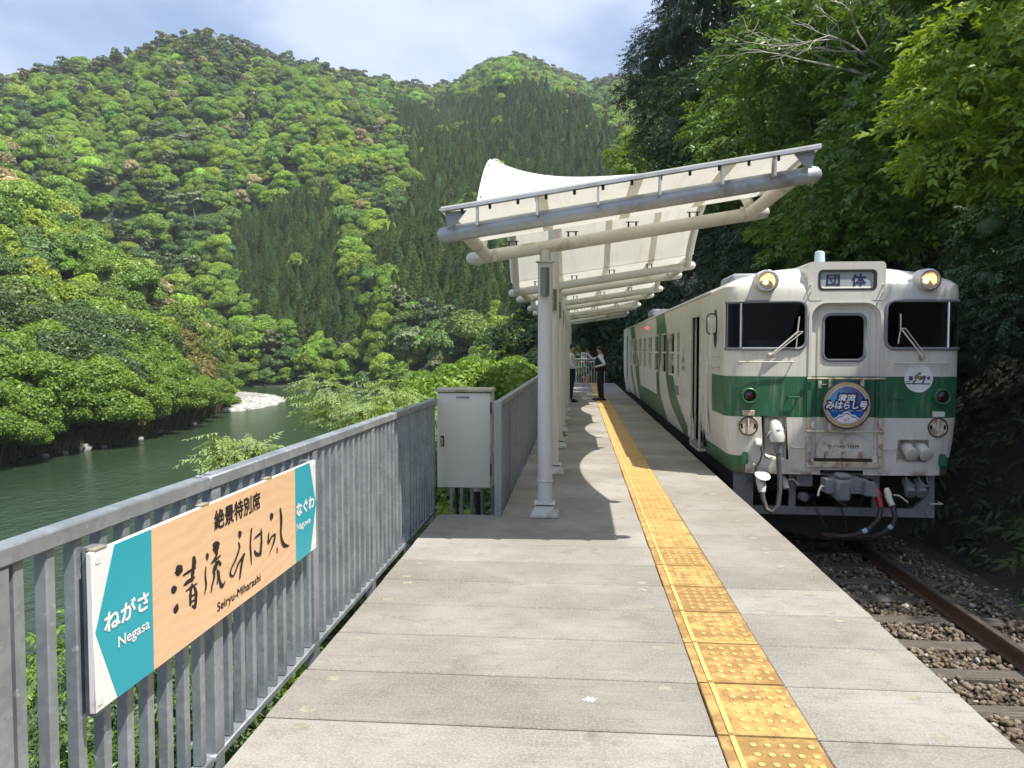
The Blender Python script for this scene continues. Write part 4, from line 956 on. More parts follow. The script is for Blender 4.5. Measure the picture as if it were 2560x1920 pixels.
obj('door_lock', MB().cbox(CX-.295, CX-.255, Y0+.045, Y0+.061, 1.11, 1.20, .004), 'cream_part', gd)
obj('threshold_plate', MB().prism([(CX-.31, .26), (CX+.305, .26), (CX+.305, .40), (CX+.28, .47), (CX+.21, .53), (CX+.1, .55), (CX-.1, .55), (CX-.21, .53), (CX-.285, .47), (CX-.31, .40)], 'y', Y0+.025, Y0+.060), 'cream_part', train)
pn = lettering('number_lettering', 'キハ40 1009', fr_(.0, .405, -.021), w=.37, h=.052, parent=train)
for u in (-.20, .0, .20): obj('hinge_lug', MB().prism([(CX+u-.022, .27), (CX+u+.022, .27), (CX+u+.016, .345), (CX+u-.016, .345)], 'y', Y0-.03, Y0+.024), 'rusty_cream', train)
obj('rust_ledge', MB().cbox(CX-.34, CX+.34, Y0+.0, Y0+.05, .225, .258, .004), 'chain_rust', train)
obj('sill_bar', MB().loft([[(CX+x, Y0-.035, z) for x, z in rrect(0, .188, .452, .033, .03)], [(CX+x, Y0+.02, z) for x, z in rrect(0, .188, .452, .033, .03)]], cap=True).add([(CX+x, Y0-.035, z) for x, z in rrect(0, .188, .452, .033, .03)], [n28]), 'rusty_cream', train)
for s in (-1, 1):
    obj('gangway_channel', MB().cbox(CX+s*.42-.028, CX+s*.42+.028, Y0-.032, Y0+.015, .222, .755, .005), 'rusty_cream', train)
    obj('gangway_post', MB().cbox(CX+s*.425-.024, CX+s*.425+.024, Y0-.022, Y0+.015, .757, 1.256, .004), 'green_part', train)
for z in (1.232, .592): obj('support_rod', MB().cyl((CX-.455, Y0-.045, z), (CX+.455, Y0-.045, z), .012, 8), 'rusty_cream', train)
for s in (-1, 1): obj('mark_bracket', MB().cbox(CX+s*.185-.020, CX+s*.185+.020, Y0-.062, Y0-.050, .585, 1.24, .003), 'rusty_cream', train)
# round headmark
hm = thing('headmark', (CX, Y0-.07, .917), 'round blue and gold headmark hung on the railcar front door', 'headmark')
def disc(r0, r1, y, name, mat, parent, n=48):
    ring = lambda r: [(CX+r*cos(2*pi*k/n), y, .917+r*sin(2*pi*k/n)) for k in range(n)]
    mb = MB()
    if r0 <= 0: mb.add(ring(r1), [tuple(range(n))])
    else: mb.loft([ring(r0), ring(r1)])
    return obj(name, mb, mat, parent)
obj('plate', MB().lathe([(.289, 0), (.289, .014), (.283, .018)], (CX, Y0-.068, .917), (0, -1, 0), 56), 'navy_paint', hm)
ym = Y0-.0875
disc(.236, .274, ym, 'gold_ring', 'gold', hm); disc(.224, .232, ym-.001, 'white_ring', 'white_ink', hm); disc(0, .222, ym-.0005, 'blue_field', 'mark_blue', hm)
ray = MB()
for k in range(25):
    a = radians(12 + 156*k/24); da = .012; r0, r1 = .09, .185
    ray.add([(CX+r0*cos(a-da*.4), ym-.002, .917+r0*sin(a-da*.4)), (CX+r1*cos(a-da), ym-.002, .917+r1*sin(a-da)), (CX+r1*cos(a+da), ym-.002, .917+r1*sin(a+da)), (CX+r0*cos(a+da*.4), ym-.002, .917+r0*sin(a+da*.4))], [(0,1,2,3)])
o = obj('rays', ray, 'tape_blue', hm); o['kind'] = 'stuff'
tick = MB()
for k in range(38):
    if k == 19: continue
    a = radians(28 + 124*k/37); tick.add([(CX+r*cos(a+d), ym-.002, .917+r*sin(a+d)) for r, d in ((.193,-.014),(.211,-.014),(.211,.012),(.193,.012))], [(0,1,2,3)])
pmat('pale_red', (.55, .20, .17), .5); o = obj('rim_marks', tick, 'pale_red', hm); o['kind'] = 'stuff'
def cloud(y, mat, dzz, k):
    top = []; bot = []
    for x in np.linspace(-.165*k, .165*k, 45):
        z = max([cz + dzz + math.sqrt(max(r*r-(x-c)**2, 0)) for c, cz, r in ((0, -.135, .058), (.075, -.160, .045), (-.075, -.160, .045), (.130, -.188, .038), (-.130, -.188, .038)) if abs(x-c) < r] or [-.2]); zb = -math.sqrt(max(.2185**2-x*x, 0)); top.append((CX+x, y, .917+max(z, zb))); bot.append((CX+x, y, .917+zb))
    return obj('cloud', MB().loft([bot, top], closed=False), mat, hm)
cloud(ym-.0025, 'white_ink', 0, 1.0); cloud(ym-.0035, 'navy_paint', -.020, .86); cloud(ym-.0045, 'white_ink', -.032, .82)
for s, z, w, h in (('清流', 1.006, .205, .078), ('みはらし号', .915, .470, .092)):
    lettering('lettering_backing', s, ((CX-.004, ym-.0055, z), (1, 0, 0), (0, 0, 1)), w=w+.03, h=h+.03, mat='navy_paint', parent=hm, bold=.20, shear=.18)
    lettering('lettering', s, ((CX-.004, ym-.0075, z), (1, 0, 0), (0, 0, 1)), w=w, h=h, mat='white_ink', parent=hm, bold=.07, shear=.18)
lettering('lettering', 'SEIRYU MIHARASHI', ((CX, ym-.0055, .852), (1, 0, 0), (0, 0, 1)), w=.335, h=.017, mat='white_ink', parent=hm)
lettering('lettering', 'NT', ((CX, ym-.006, .735), (1, 0, 0), (0, 0, 1)), w=.064, h=.050, mat='red_ink', parent=hm)
# wipers and bars below the windows
for pts in ([(-.89,1.515),(-.578,1.796)], [(-.86,1.525),(-.514,1.80),(-.578,1.796)], [(-.556,1.979),(-.578,1.796),(-.588,1.612)]):
    pass
def wiper(s, base, knee, kneeb, tip, foot):
    w = obj('wiper', MB().tube([FS(base[0], base[1], .05), FS(knee[0], knee[1], .06)], .010, 6), 'cream_clean', train)
    obj('wiper_link', MB().tube([FS(base[0]+.04, base[1]+.01, .05), FS(kneeb[0], kneeb[1], .06), FS(knee[0], knee[1], .06)], .006, 6), 'cream_clean', w)
    obj('blade', MB().tube([FS(tip[0], tip[1], .035), FS(knee[0], knee[1], .05), FS(foot[0], foot[1], .035)], .008, 6), 'cream_clean', w)
    obj('wiper_pivot', MB().lathe([(.035, 0), (.035, .03), (.02, .055)], FS(base[0], base[1], -.005), (0, -1, 0), 10), 'rusty_cream', w)
wiper(-1, (-.891,1.512), (-.578,1.796), (-.514,1.80), (-.556,1.979), (-.588,1.615)); wiper(1, (.884,1.494), (.618,1.832), (.668,1.832), (.619,2.009), (.597,1.65))
for a, b, z in ((-1.25, -.624, 1.432), (.585, 1.217, 1.42)):
    obj('brow_bar', MB().tube([FS(a, z, -.01), FS(a, z, .055)] + [FS(a+(b-a)*k/8, z, .058) for k in range(9)] + [FS(b, z, -.01)], .009, 8), 'cream_part', train)
for a, b, z, m in ((-.668,-.544,1.005,'green_part'),(.519,.665,.998,'green_part'),(-.625,-.492,.393,'cream_clean'),(.46,.611,.385,'cream_clean')):
    obj('grab_handle', MB().tube([FS(a, z+.012, -.01), FS(a, z, .05), FS(b, z, .05), FS(b, z+.012, -.01)], .010, 8), m, train)
# tail lamps, round lids
for s, u in ((-1, -1.13), (1, 1.123)):
    c = FS(u, 1.02); tl = obj('tail_lamp', MB().lathe([(.105, .06), (.100, -.05), (.095, -.085), (.086, -.092), (.074, -.088), (.070, -.05)], (c.x, c.y, 1.02), (0, 1, 0), 24, caps=False), 'green_part', train)
    obj('lens', MB().lathe([(.072, -.05), (.060, -.072), (.03, -.083), (.002, -.086)], (c.x, c.y, 1.02), (0, 1, 0), 20), 'tail_red', tl)
    c = FS(u-.012, .645); rl = obj('round_lid', MB().lathe([(.125, .06), (.125, -.012), (.118, -.022), (.108, -.026), (.104, -.018), (.002, -.018)], (c.x, c.y, .645), (0, 1, 0), 28), 'rusty_cream', train)
    obj('lid_rim', MB().lathe([(.118, -.0225), (.114, -.029), (.106, -.029), (.103, -.021)], (c.x, c.y, .645), (0, 1, 0), 28, caps=False), 'dark_bracket', rl)
    obj('lid_bar', MB().cbox(c.x-.009, c.x+.009, c.y-.034, c.y-.020, .54, .75, .003), 'cream_part', rl)
    for d in (-.078, .078): obj('lid_slot', MB().box(c.x+d-.012, c.x+d+.012, c.y-.0215, c.y-.0190, .62, .67), 'dark_void', rl)
    obj('lid_block', MB().cbox(c.x-.068, c.x+.068, c.y-.045, c.y+.05, .772, .838, .006), 'rusty_cream' if s < 0 else 'cream_clean', rl)
    obj('corner_tab', MB().prism([(CX+s*1.165-.035, .18), (CX+s*1.165+.035, .18), (CX+s*1.165+.035, .30), (CX+s*1.165+.018, .325), (CX+s*1.165-.018, .325), (CX+s*1.165-.035, .30)], 'y', FS(1.165, .25).y-.035, FS(1.165, .25).y+.0), 'green_part', train)
# jumper recesses
def recess(u0, u1, z0, z1, depth):
    mb = MB(); a, b = FS(u0, z0), FS(u1, z1); ya, yb = FS(u0, z0, -.002).y, FS(u1, z0, -.002).y; y2 = max(ya, yb) + depth
    mb.add([(a.x, ya, z0), (b.x, yb, z0), (b.x, yb, z1), (a.x, ya, z1), (a.x, y2, z0+.05), (b.x, y2, z0+.05), (b.x, y2, z1), (a.x, y2, z1)], [(0,1,5,4),(1,2,6,5),(2,3,7,6),(3,0,4,7),(4,5,6,7)])
    return obj('jumper_recess', mb, 'cream_part', train), y2
rl_, yl = recess(-.98, -.68, .24, .77, .10); rr_, yr = recess(.647, 1.027, .222, .495, .10)
c = CX-.81; obj('socket_plate', MB().cbox(c-.11, c+.11, yl-.03, yl-.002, .55, .74, .005), 'cream_part', rl_)
jp = obj('jumper_plug', MB().tube([(c, yl-.03, .67), (c, yl-.12, .655), (c+.0, yl-.185, .60), (c+.003, yl-.20, .52), (c+.004, yl-.20, .47)], [.062, .07, .082, .088, .080], 16), 'cream_clean', train)
obj('plug_clamp', MB().tube([(c-.10, yl-.13, .52), (c-.09, yl-.21, .59), (c, yl-.265, .615), (c+.09, yl-.21, .59), (c+.10, yl-.13, .52)], .012, 8), 'chrome', jp)
obj('plug_boot', MB().tube([(c+.004, yl-.20, .47), (c+.006, yl-.20, .42), (c+.012, yl-.2, .36), (c+.016, yl-.2, .33)], [.075, .055, .045, .042], 14), 'train_grey', jp)
obj('jumper_cable', MB().tube([(c+.016, yl-.2, .34), (c+.03, yl-.22, .10), (c+.03, yl-.25, -.12), (c+.005, yl-.28, -.30), (c-.06, yl-.29, -.385), (c-.13, yl-.27, -.345), (c-.165, yl-.24, -.22), (c-.172, yl-.22, -.14)], .030, 12), 'cable_grey', train)
so_ = obj('dummy_socket', MB().tube([(c-.172, yl-.22, -.15), (c-.172, yl-.2, -.08), (c-.175, yl-.12, .0)], [.04, .055, .06], 14), 'cream_clean', train)
obj('socket_lid', MB().lathe([(.09, 0), (.095, .012), (.06, .03), (.004, .035)], (c-.165, yl-.20, .045), (.1, -.5, .85), 18), 'cream_clean', so_)
for k, u in enumerate((.76, .925)):
    x = CX+u; yy = yr-.02; j = obj('jumper_socket', MB().tube([(x, yr-.002, .40), (x+.01, yr-.08, .375), (x+.02, yr-.17, .325)], [.07, .078, .076], 18), 'cream_part', train)
    obj('socket_lid', MB().lathe([(.080, 0), (.083, .012), (.07, .02), (.004, .022)], (x+.02, yr-.17, .325), (.1, -.9, -.43), 18), 'cream_clean', j)
    obj('latch', MB().cbox(x+.0, x+.06, yr-.16, yr-.10, .385, .42, .006), 'chrome', j)
ca = FS(-1.035, .455); sc_ = obj('small_socket', MB().lathe([(.045, .01), (.05, -.03), (.035, -.06), (.025, -.10)], (ca.x, ca.y, .455), (.15, 1, .5), 12), 'cream_clean', train)
obj('thin_cable', MB().tube([(ca.x+.012, ca.y-.09, .40), (ca.x+.03, ca.y-.09, .32), (ca.x+.012, ca.y-.06, .22), (ca.x-.03, ca.y-.05, .15), (ca.x-.05, ca.y-.05, .02), (ca.x-.03, ca.y-.06, -.12), (ca.x+.01, ca.y-.06, -.18)], .009, 8), 'black_rubber', train)
obj('cable_cleat', MB().cbox(ca.x-.07, ca.x+.01, ca.y-.06, ca.y+.02, .165, .19, .003), 'rusty_cream', train)
# sticker: white disc with an abstract print of rails and colour patches
sk = FS(.86, 1.235, .006); n = 36
def onface(u, z, out): p = FS(u, z, out); return (p.x, p.y, p.z)
obj('sticker', MB().add([onface(.86+.17*cos(2*pi*k/n), 1.237+.17*sin(2*pi*k/n), .005) for k in range(n)], [tuple(range(n))]), 'label_white', train)
pmat('print_dark', (.03, .07, .07), .5); pmat('print_ochre', (.22, .19, .06), .5); pmat('print_violet', (.07, .05, .12), .5); pmat('print_brown', (.22, .10, .07), .5); pmat('print_blue', (.03, .06, .14), .5)
for nm, mat, poly in (('print_rail', 'print_dark', [(-.15,-.07),(.14,-.075),(.14,-.062),(-.15,-.056)]), ('print_rail', 'print_dark', [(-.08,-.06),(-.045,-.012),(-.025,-.012),(-.06,-.06)]), ('print_rail', 'print_dark', [(.03,-.065),(.055,-.012),(.075,-.012),(.05,-.065)]), ('print_rail', 'print_dark', [(-.15,-.04),(-.10,-.04),(-.10,-.032),(-.15,-.032)]),
                     ('print_patch', 'print_violet', [(-.12,-.02),(-.075,-.028),(-.07,.02),(-.115,.03)]), ('print_patch', 'print_ochre', [(-.06,-.008),(.0,-.004),(.01,.03),(-.04,.05)]), ('print_patch', 'print_brown', [(.0,-.02),(.045,-.018),(.05,.02),(.012,.03)]), ('print_patch', 'print_blue', [(.05,-.008),(.085,-.008),(.08,.03),(.045,.035)]), ('print_patch', 'print_violet', [(.10,-.02),(.135,-.01),(.13,.025),(.098,.02)]), ('print_patch', 'print_dark', [(-.02,.045),(.02,.05),(.028,.07),(-.005,.068)])):
    obj(nm, MB().add([onface(.86+a, 1.237+b, .0075) for a, b in poly], [tuple(range(len(poly)))]), mat, train)
# roof fittings
obj('antenna', MB().lathe([(.085, 0), (.085, .02), (.070, .025), (.062, .20), (.058, .225), (.04, .237), (.002, .24)], (CX-.095, 10.35, 2.62), (0, 0, 1), 20), 'antenna_white', train)
obj('antenna_base', MB().cbox(CX-.22, CX+.04, 10.22, 10.48, 2.585, 2.622, .01), 'roof_grey', train)
obj('whistle', MB().lathe([(.05, 0), (.05, .02), (.02, .03), (.035, .06), (.005, .08)], (CX+.32, 10.1, 2.62), (0, 0, 1), 12), 'dark_bracket', train)
ac = MB(); ac.cbox(CX-.95, CX-.30, 11.6, 12.6, 2.55, 2.70, .03); obj('roof_unit', ac, 'roof_grey', train)
obj('roof_unit', MB().cbox(CX-1.1, CX-.2, 22.5, 23.8, 2.55, 2.76, .04), 'roof_grey', train)
# side windows: frame bars with a middle sash, pane as sub-part
for k, (a, b) in enumerate(WIN):
    for s in (-1, 1):
        xo, xi = CX+s*(HW+.004), CX+s*(HW-.05); x0, x1 = min(xo, xi), max(xo, xi); f = MB()
        f.box(x0, x1, a, a+.03, 1.08, 1.93); f.box(x0, x1, b-.03, b, 1.08, 1.93); f.box(x0, x1, a+.03, b-.03, 1.08, 1.115); f.box(x0, x1, a+.03, b-.03, 1.895, 1.93); f.box(x0+.01, x1-.01, a+.03, b-.03, 1.505, 1.54)
        w = obj('side_window', f, 'cream_part', train)
        xg = CX+s*(HW-.028)
        if not (s < 0 and k == 2): obj('pane', MB().add([(xg, a+.03, 1.115), (xg, b-.03, 1.115), (xg, b-.03, 1.895), (xg, a+.03, 1.895)], [(0,1,2,3)]), 'window_glass', w)
# passenger doors: the near one slid open, its leaf edge showing
for k, (a, b) in enumerate(DOORS):
    d = obj('door_frame', MB().box(CX-HW-.008, CX-HW+.015, a-.05, a-.0, .10, 2.10).box(CX-HW-.008, CX-HW+.015, b, b+.05, .10, 2.10).box(CX-HW-.008, CX-HW+.015, a-.05, b+.05, 2.101, 2.14).box(CX-HW-.01, CX-HW+.12, a-.05, b+.05, .06, .099), 'cream_part', train)
    obj('door_leaf', MB().cbox(CX-HW+.05, CX-HW+.08, (b+.01 if k == 0 else a), b+.72 if k == 0 else b, .12, 2.09, .005), 'cream_part', d)
    obj('door_step', MB().box(CX-HW-.03, CX-HW+.30, a, b, .10, .14), 'train_grey', d)
# cab side: door outline, handrail, mirror, oval window
cs = obj('cab_side_door', MB().cbox(CX-HW-.012, CX-HW+.0, 10.93, 10.96, .40, 2.05, .003).cbox(CX-HW-.012, CX-HW+.0, 11.36, 11.40, .40, 2.05, .003).cbox(CX-HW-.012, CX-HW, 10.961, 11.359, 2.02, 2.05, .003), 'cream_clean', train)
obj('door_groove', MB().box(CX-HW-.004, CX-HW+.001, 10.961, 11.02, .45, 2.015), 'interior', cs)
ov = [(10.40+.13*cos(t)*abs(cos(t))**-.3 if abs(cos(t)) > 1e-6 else 10.40, 1.86+.26*sin(t)) for t in [2*pi*q/28+.01 for q in range(28)]]
ow = obj('corner_window', MB().prism(ov, 'x', CX-HW-.006, CX-HW+.002), 'rubber_seal', train)
obj('pane', MB().add([(CX-HW-.0075, 10.40+(y-10.40)*.84, 1.86+(z-1.86)*.92) for y, z in ov], [tuple(range(28))]), 'tail_red' if False else 'dark_void', ow)
mr = obj('mirror', MB().loft([[(CX-HW-.13+x, 9.95+y, z) for x, z in rrect(0, 1.905, .060, .130, .055)] for y in (0, .03)], cap=True).add([(CX-HW-.13+x, 9.95, z) for x, z in rrect(0, 1.905, .060, .130, .055)], [n28]), 'cream_clean', train)
obj('mirror_rim', MB().tube([(CX-HW-.13+x, 9.945, z) for x, z in rrect(0, 1.905, .060, .130, .055)] + [(CX-HW-.13+.06, 9.945, 1.905+.075)], .008, 6), 'black_rubber', mr)
obj('mirror_boss', MB().lathe([(.024, 0), (.022, .02), (.010, .03)], (CX-HW-.135, 9.95, 1.90), (0, -1, 0), 12), 'cream_clean', mr)
obj('mirror_bracket', MB().tube([(CX-HW-.13, 9.93, 1.89), (CX-HW-.14, 9.93, 1.55), (CX-HW-.14, 9.95, 1.39), (CX-HW-.10, 10.0, 1.355), (CX-HW+.02, 10.12, 1.352)], .014, 8).tube([(CX-HW-.14, 9.93, 1.492), (CX-HW+.02, 10.12, 1.492)], .012, 8), 'cream_clean', mr)
obj('handrail', MB().tube([(CX-HW, 10.72, 1.50), (CX-HW-.05, 10.72, 1.47), (CX-HW-.05, 10.72, .45), (CX-HW+.01, 10.72, .40)], .014, 8), 'cream_clean', train)
obj('marker_lamp', MB().cbox(CX-HW-.04, CX-HW, 20.40, 20.56, 2.13, 2.185, .008), 'marker_red', train)
for a, b, z0, z1, m in ((14.13, 14.53, .762, .927, 'train_grey'), (13.2, 13.5, .80, .94, 'cream_part')): obj('side_vent', MB().cbox(CX-HW-.006, CX-HW+.02, a, b, z0, z1, .003), m, train)
for q, (y, z, w_, h_) in enumerate(((13.3,1.27,.12,.10),(13.45,1.27,.1,.09),(13.62,1.275,.12,.1),(13.38,1.40,.1,.12),(13.52,1.44,.12,.14),(13.66,1.38,.09,.1),(13.5,1.56,.04,.1))):
    obj('side_print', MB().prism([(y-w_/2, z-h_/2), (y+w_/2, z-h_/2*.8), (y+w_/2*.7, z+h_/2), (y-w_/2*.6, z+h_/2*.7)], 'x', CX-HW-.0035, CX-HW-.0015), 'train_grey', train)
# interior
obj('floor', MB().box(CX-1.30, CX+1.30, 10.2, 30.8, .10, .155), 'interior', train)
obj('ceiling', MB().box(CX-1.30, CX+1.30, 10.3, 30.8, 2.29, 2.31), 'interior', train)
bk = MB().box(CX-1.36, CX-.42, 11.50, 11.56, .156, 2.288).box(CX+.42, CX+1.36, 11.50, 11.56, .156, 2.288).box(CX-.419, CX+.419, 11.50, 11.56, 2.0, 2.288); obj('bulkhead', bk, 'dark_void', train)  # near-black colour stands in for the dark of the cab behind its windows
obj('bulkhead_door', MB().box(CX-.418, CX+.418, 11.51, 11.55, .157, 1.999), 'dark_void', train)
lin = MB().box(CX+1.30, CX+1.335, 11.6, 30.7, .156, 1.06).box(CX+1.30, CX+1.335, 11.6, 30.7, 1.95, 2.288)
for (a, b), (c2, d2) in zip([(0, 11.6)] + WIN, WIN + [(30.7, 0)]): lin.box(CX+1.30, CX+1.335, b+.01, c2-.01, 1.061, 1.949)
obj('interior_lining', lin, 'interior', train)  # panels added in a dark colour so the inside looks unlit
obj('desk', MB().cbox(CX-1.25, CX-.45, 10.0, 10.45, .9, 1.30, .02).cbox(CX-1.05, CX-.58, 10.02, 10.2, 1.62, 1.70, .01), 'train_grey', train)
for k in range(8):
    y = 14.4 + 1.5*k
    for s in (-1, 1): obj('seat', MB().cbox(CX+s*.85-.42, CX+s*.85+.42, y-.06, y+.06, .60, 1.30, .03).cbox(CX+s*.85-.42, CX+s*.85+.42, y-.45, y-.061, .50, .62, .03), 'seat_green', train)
# underframe, skirt, coupler, plough, bogies
obj('underframe', MB().box(CX-1.15, CX+1.15, 10.3, 30.6, -.25, .045), 'under_black', train)
obj('skirt_bar', MB().prism([(CX-1.26, -.47), (CX+1.165, -.49), (CX+1.165, -.385), (CX-1.26, -.375)], 'y', 9.80, 9.86), 'train_grey', train)
for P in ([(-1.26,-.376),(-1.02,-.376),(-1.02,.05),(-1.26,.05)], [(1.09,-.384),(1.164,-.384),(1.155,.05),(1.09,.05)], [(.90,-.384),(1.089,-.384),(1.089,-.21)], [(.425,-.384),(.505,-.384),(.505,.05),(.425,.05)], [(-.58,-.378),(-.50,-.378),(-.50,-.12),(-.515,.05),(-.585,.05),(-.58,-.15)]):
    obj('skirt_post', MB().prism([(CX+a, b) for a, b in P], 'y', 9.803, 9.857), 'train_grey', train)
obj('skirt_step', MB().tube([(CX+1.08, 9.80, -.295), (CX+1.08, 9.72, -.30), (CX+1.22, 9.72, -.30), (CX+1.22, 9.83, -.295)], .010, 8), 'cream_clean', train)
obj('snow_plough', MB().prism([(CX-1.0, -.49), (CX-.75, -.72), (CX-.1, -.86), (CX+.3, -.87), (CX+1.0, -.75), (CX+1.16, -.5)], 'y', 10.12, 10.16), 'under_black', train)
cp = obj('coupler', MB().cbox(CX-.18, CX+.18, 9.30, 9.85, -.09, .05, .02), 'train_grey', train)
obj('knuckle', MB().cbox(CX-.225, CX-.065, 9.10, 9.36, -.175, .075, .03).cbox(CX-.20, CX-.06, 9.14, 9.34, .076, .135, .02), 'train_grey', cp)
obj('coupler_head', MB().prism([(CX-.32, -.10), (CX+.10, -.10), (CX+.235, -.12), (CX+.245, -.05), (CX+.17, .055), (CX-.32, .06)], 'y', 9.22, 9.42), 'train_grey', cp)
obj('guard_arm', MB().prism([(CX+.08, -.10), (CX+.24, -.11), (CX+.20, .05), (CX+.10, .055)], 'y', 9.10, 9.219), 'train_grey', cp)
obj('uncoupling_lever', MB().tube([(CX-.33, 9.25, -.03), (CX-.37, 9.22, -.01), (CX-.40, 9.2, -.06), (CX-.415, 9.2, -.13)], .012, 8), 'cream_clean', cp)
obj('coupler_carrier', MB().box(CX-.52, CX-.33, 9.7, 9.9, -.10, .045).box(CX+.25, CX+.42, 9.7, 9.9, .0, .045), 'train_grey', train)
obj('release_rod', MB().tube([(CX-.24, 9.4, -.12), (CX-.05, 9.55, -.27), (CX+.1, 9.78, -.35)], .010, 6), 'train_grey', train)
for (x, sg, pts, m) in ((.42, 1, [(.40,-.20),(.41,-.30),(.36,-.43),(.24,-.55),(.10,-.62),(-.03,-.655),(-.10,-.66)], 'red_valve'), (.53, 1, [(.52,-.20),(.54,-.28),(.555,-.40),(.52,-.49),(.43,-.585),(.33,-.645),(.25,-.665)], 'cream_clean')):
    P = [(CX-.02+a, 9.50-.14*sin(k*.5), b) for k, (a, b) in enumerate(pts)]
    hs = obj('air_hose', MB().tube(P, .030, 12), 'hose', train); v = P[0]
    obj('hose_cock', MB().tube([(v[0]-.01, v[1]+.05, v[2]+.11), (v[0], v[1]+.02, v[2]+.05), v, P[1]], [.03, .045, .042, .035], 12), m, hs)
    t0, t1 = Vector(P[3]), Vector(P[4]); obj('hose_tape', MB().cyl(t0.lerp(t1, .1), t0.lerp(t1, .45), .032, 12), 'tape_blue', hs)
    obj('hose_end', MB().tube([P[-1], (P[-1][0]-.09, P[-1][1], P[-1][2]-.005), (P[-1][0]-.16, P[-1][1], P[-1][2]+.02)], [.035, .04, .02], 10), 'chain_rust', hs)
obj('cock_handle', MB().tube([(CX+.54, 9.46, -.15), (CX+.60, 9.44, -.155), (CX+.70, 9.44, -.235)], .009, 6), 'cream_clean', train)
for x0, x1 in ((-.30, -.13), (.02, .10)):
    ch = MB()
    for q in range(9):
        f = q/8; x, z = CX+x0+(x1-x0)*f, -.33-.30*f; ch.tube([(x, 9.72, z), (x+.012, 9.72, z-.018), (x, 9.72, z-.036), (x-.012, 9.72, z-.018), (x, 9.72, z)], .005, 5)
    o = obj('chain', ch, 'chain_rust', train); o['kind'] = 'stuff'
for u in (.81, .945):
    j = obj('lower_socket', MB().tube([(CX+u, 9.80, -.03), (CX+u+.01, 9.70, -.10), (CX+u+.01, 9.66, -.16)], [.05, .065, .07], 14), 'train_grey', train)
    obj('socket_lid', MB().lathe([(.072, 0), (.074, .010), (.05, .016), (.003, .018)], (CX+u+.01, 9.66, -.16), (.05, -.85, -.5), 16), 'train_grey', j)
obj('socket_guard', MB().tube([(CX+.76, 9.66, .05), (CX+.765, 9.64, -.03), (CX+.80, 9.62, -.06), (CX+1.02, 9.62, -.065), (CX+1.0, 9.64, .0), (CX+1.0, 9.66, .05)], .008, 6).tube([(CX+.90, 9.66, .05), (CX+.93, 9.62, -.06)], .008, 6), 'train_grey', train)
obj('hose_stub', MB().tube([(CX-.66, 9.78, .0), (CX-.66, 9.70, -.05), (CX-.65, 9.66, -.13)], [.025, .04, .035], 12), 'cream_clean', train)
obj('stub_handle', MB().tube([(CX-.63, 9.68, -.02), (CX-.57, 9.66, -.01), (CX-.51, 9.66, -.08)], .008, 6), 'cream_clean', train)
obj('hose_cap', MB().lathe([(.05, 0), (.06, .05), (.055, .09), (.02, .10)], (CX-.44, 9.80, -.24), (.3, -1, 0), 12), 'train_grey', train)
for yb_ in (13.0, 27.4):
    bg = obj('bogie', MB().box(CX-.85, CX-.75, yb_-1.5, yb_+1.5, -.62, -.35).box(CX+.75, CX+.85, yb_-1.5, yb_+1.5, -.62, -.35).box(CX-.75, CX+.75, yb_-.2, yb_+.2, -.60, -.30), 'under_black', train)
    for dy in (-1.05, 1.05):
        for s in (-1, 1): obj('wheel', MB().lathe([(.43, 0), (.43, .10), (.455, .105), (.455, .13), (.1, .14)], (CX+s*.64, yb_+dy, -.54), (-s, 0, 0), 24), 'rail_rust', bg)
        obj('axle', MB().cyl((CX-.6, yb_+dy, -.54), (CX+.6, yb_+dy, -.54), .07, 10), 'under_black', bg)
bxs = MB()
for y, l in ((15.5, 2.2), (18.4, 1.8), (20.8, 2.6), (24.0, 1.2)): obj('underfloor_box', MB().cbox(CX-1.2, CX-.3, y, y+l, -.62, -.26, .02), 'under_black', train)

# ------------------------------------------------------------------ track
RAILZ = -.97
tr_ = struct(obj('track_bed', MB().prism([(1.85, -1.45), (5.3, -1.35), (4.9, -1.17), (2.0, -1.17)], 'y', -6, 60), 'ballast_bed'))
for s in (-1, 1):
    x = CX + s*.565; r = thing('rail', (x, 0, RAILZ), 'rusty steel rail on the bank side of the track' if s > 0 else 'rusty steel rail on the platform side of the track', 'rail')
    obj('web', MB().prism([(x-.06, -1.125), (x+.06, -1.125), (x+.06, -1.113), (x+.010, -1.10), (x+.008, -1.02), (x+.030, -1.008), (x+.032, -.984), (x-.032, -.984), (x-.030, -1.008), (x-.008, -1.02), (x-.010, -1.10), (x-.06, -1.113)], 'y', -6, 60), 'rail_rust', r)
    obj('head', MB().prism([(x-.031, -.983), (x+.031, -.983), (x+.028, -.971), (x+.020, RAILZ+.001), (x-.020, RAILZ+.001), (x-.028, -.971)], 'y', -6, 60), 'rail_top', r)
rs = random.Random(5); sl = []
for v in range(4):
    mb = MB().cbox(-1.03+rs.uniform(-.03,.03), 1.03+rs.uniform(-.03,.03), -.10, .10, -.16, 0, .012); me = mb.mesh('sleeper', None); me.materials.append(MATS['sleeper_wood']); sl.append(me)
for k in range(40):
    y = 2.05 + .655*k; o = bpy.data.objects.new('sleeper', sl[k % 4]); o.location = (CX + rs.uniform(-.03, .03), y + rs.uniform(-.03, .03), -1.128 + rs.uniform(-.008, .004)); o.rotation_euler = (rs.uniform(-.01,.01), rs.uniform(-.006, .006), rs.uniform(-.02, .02)); put(o, tr_)
rng = np.random.default_rng(8); N = 30000
bx_ = rng.uniform(1.85, 5.1, N); by_ = 2.4 + rng.uniform(0, 1, N)**1.5*16; ph = ((by_-2.05+.3275) % .655)-.3275
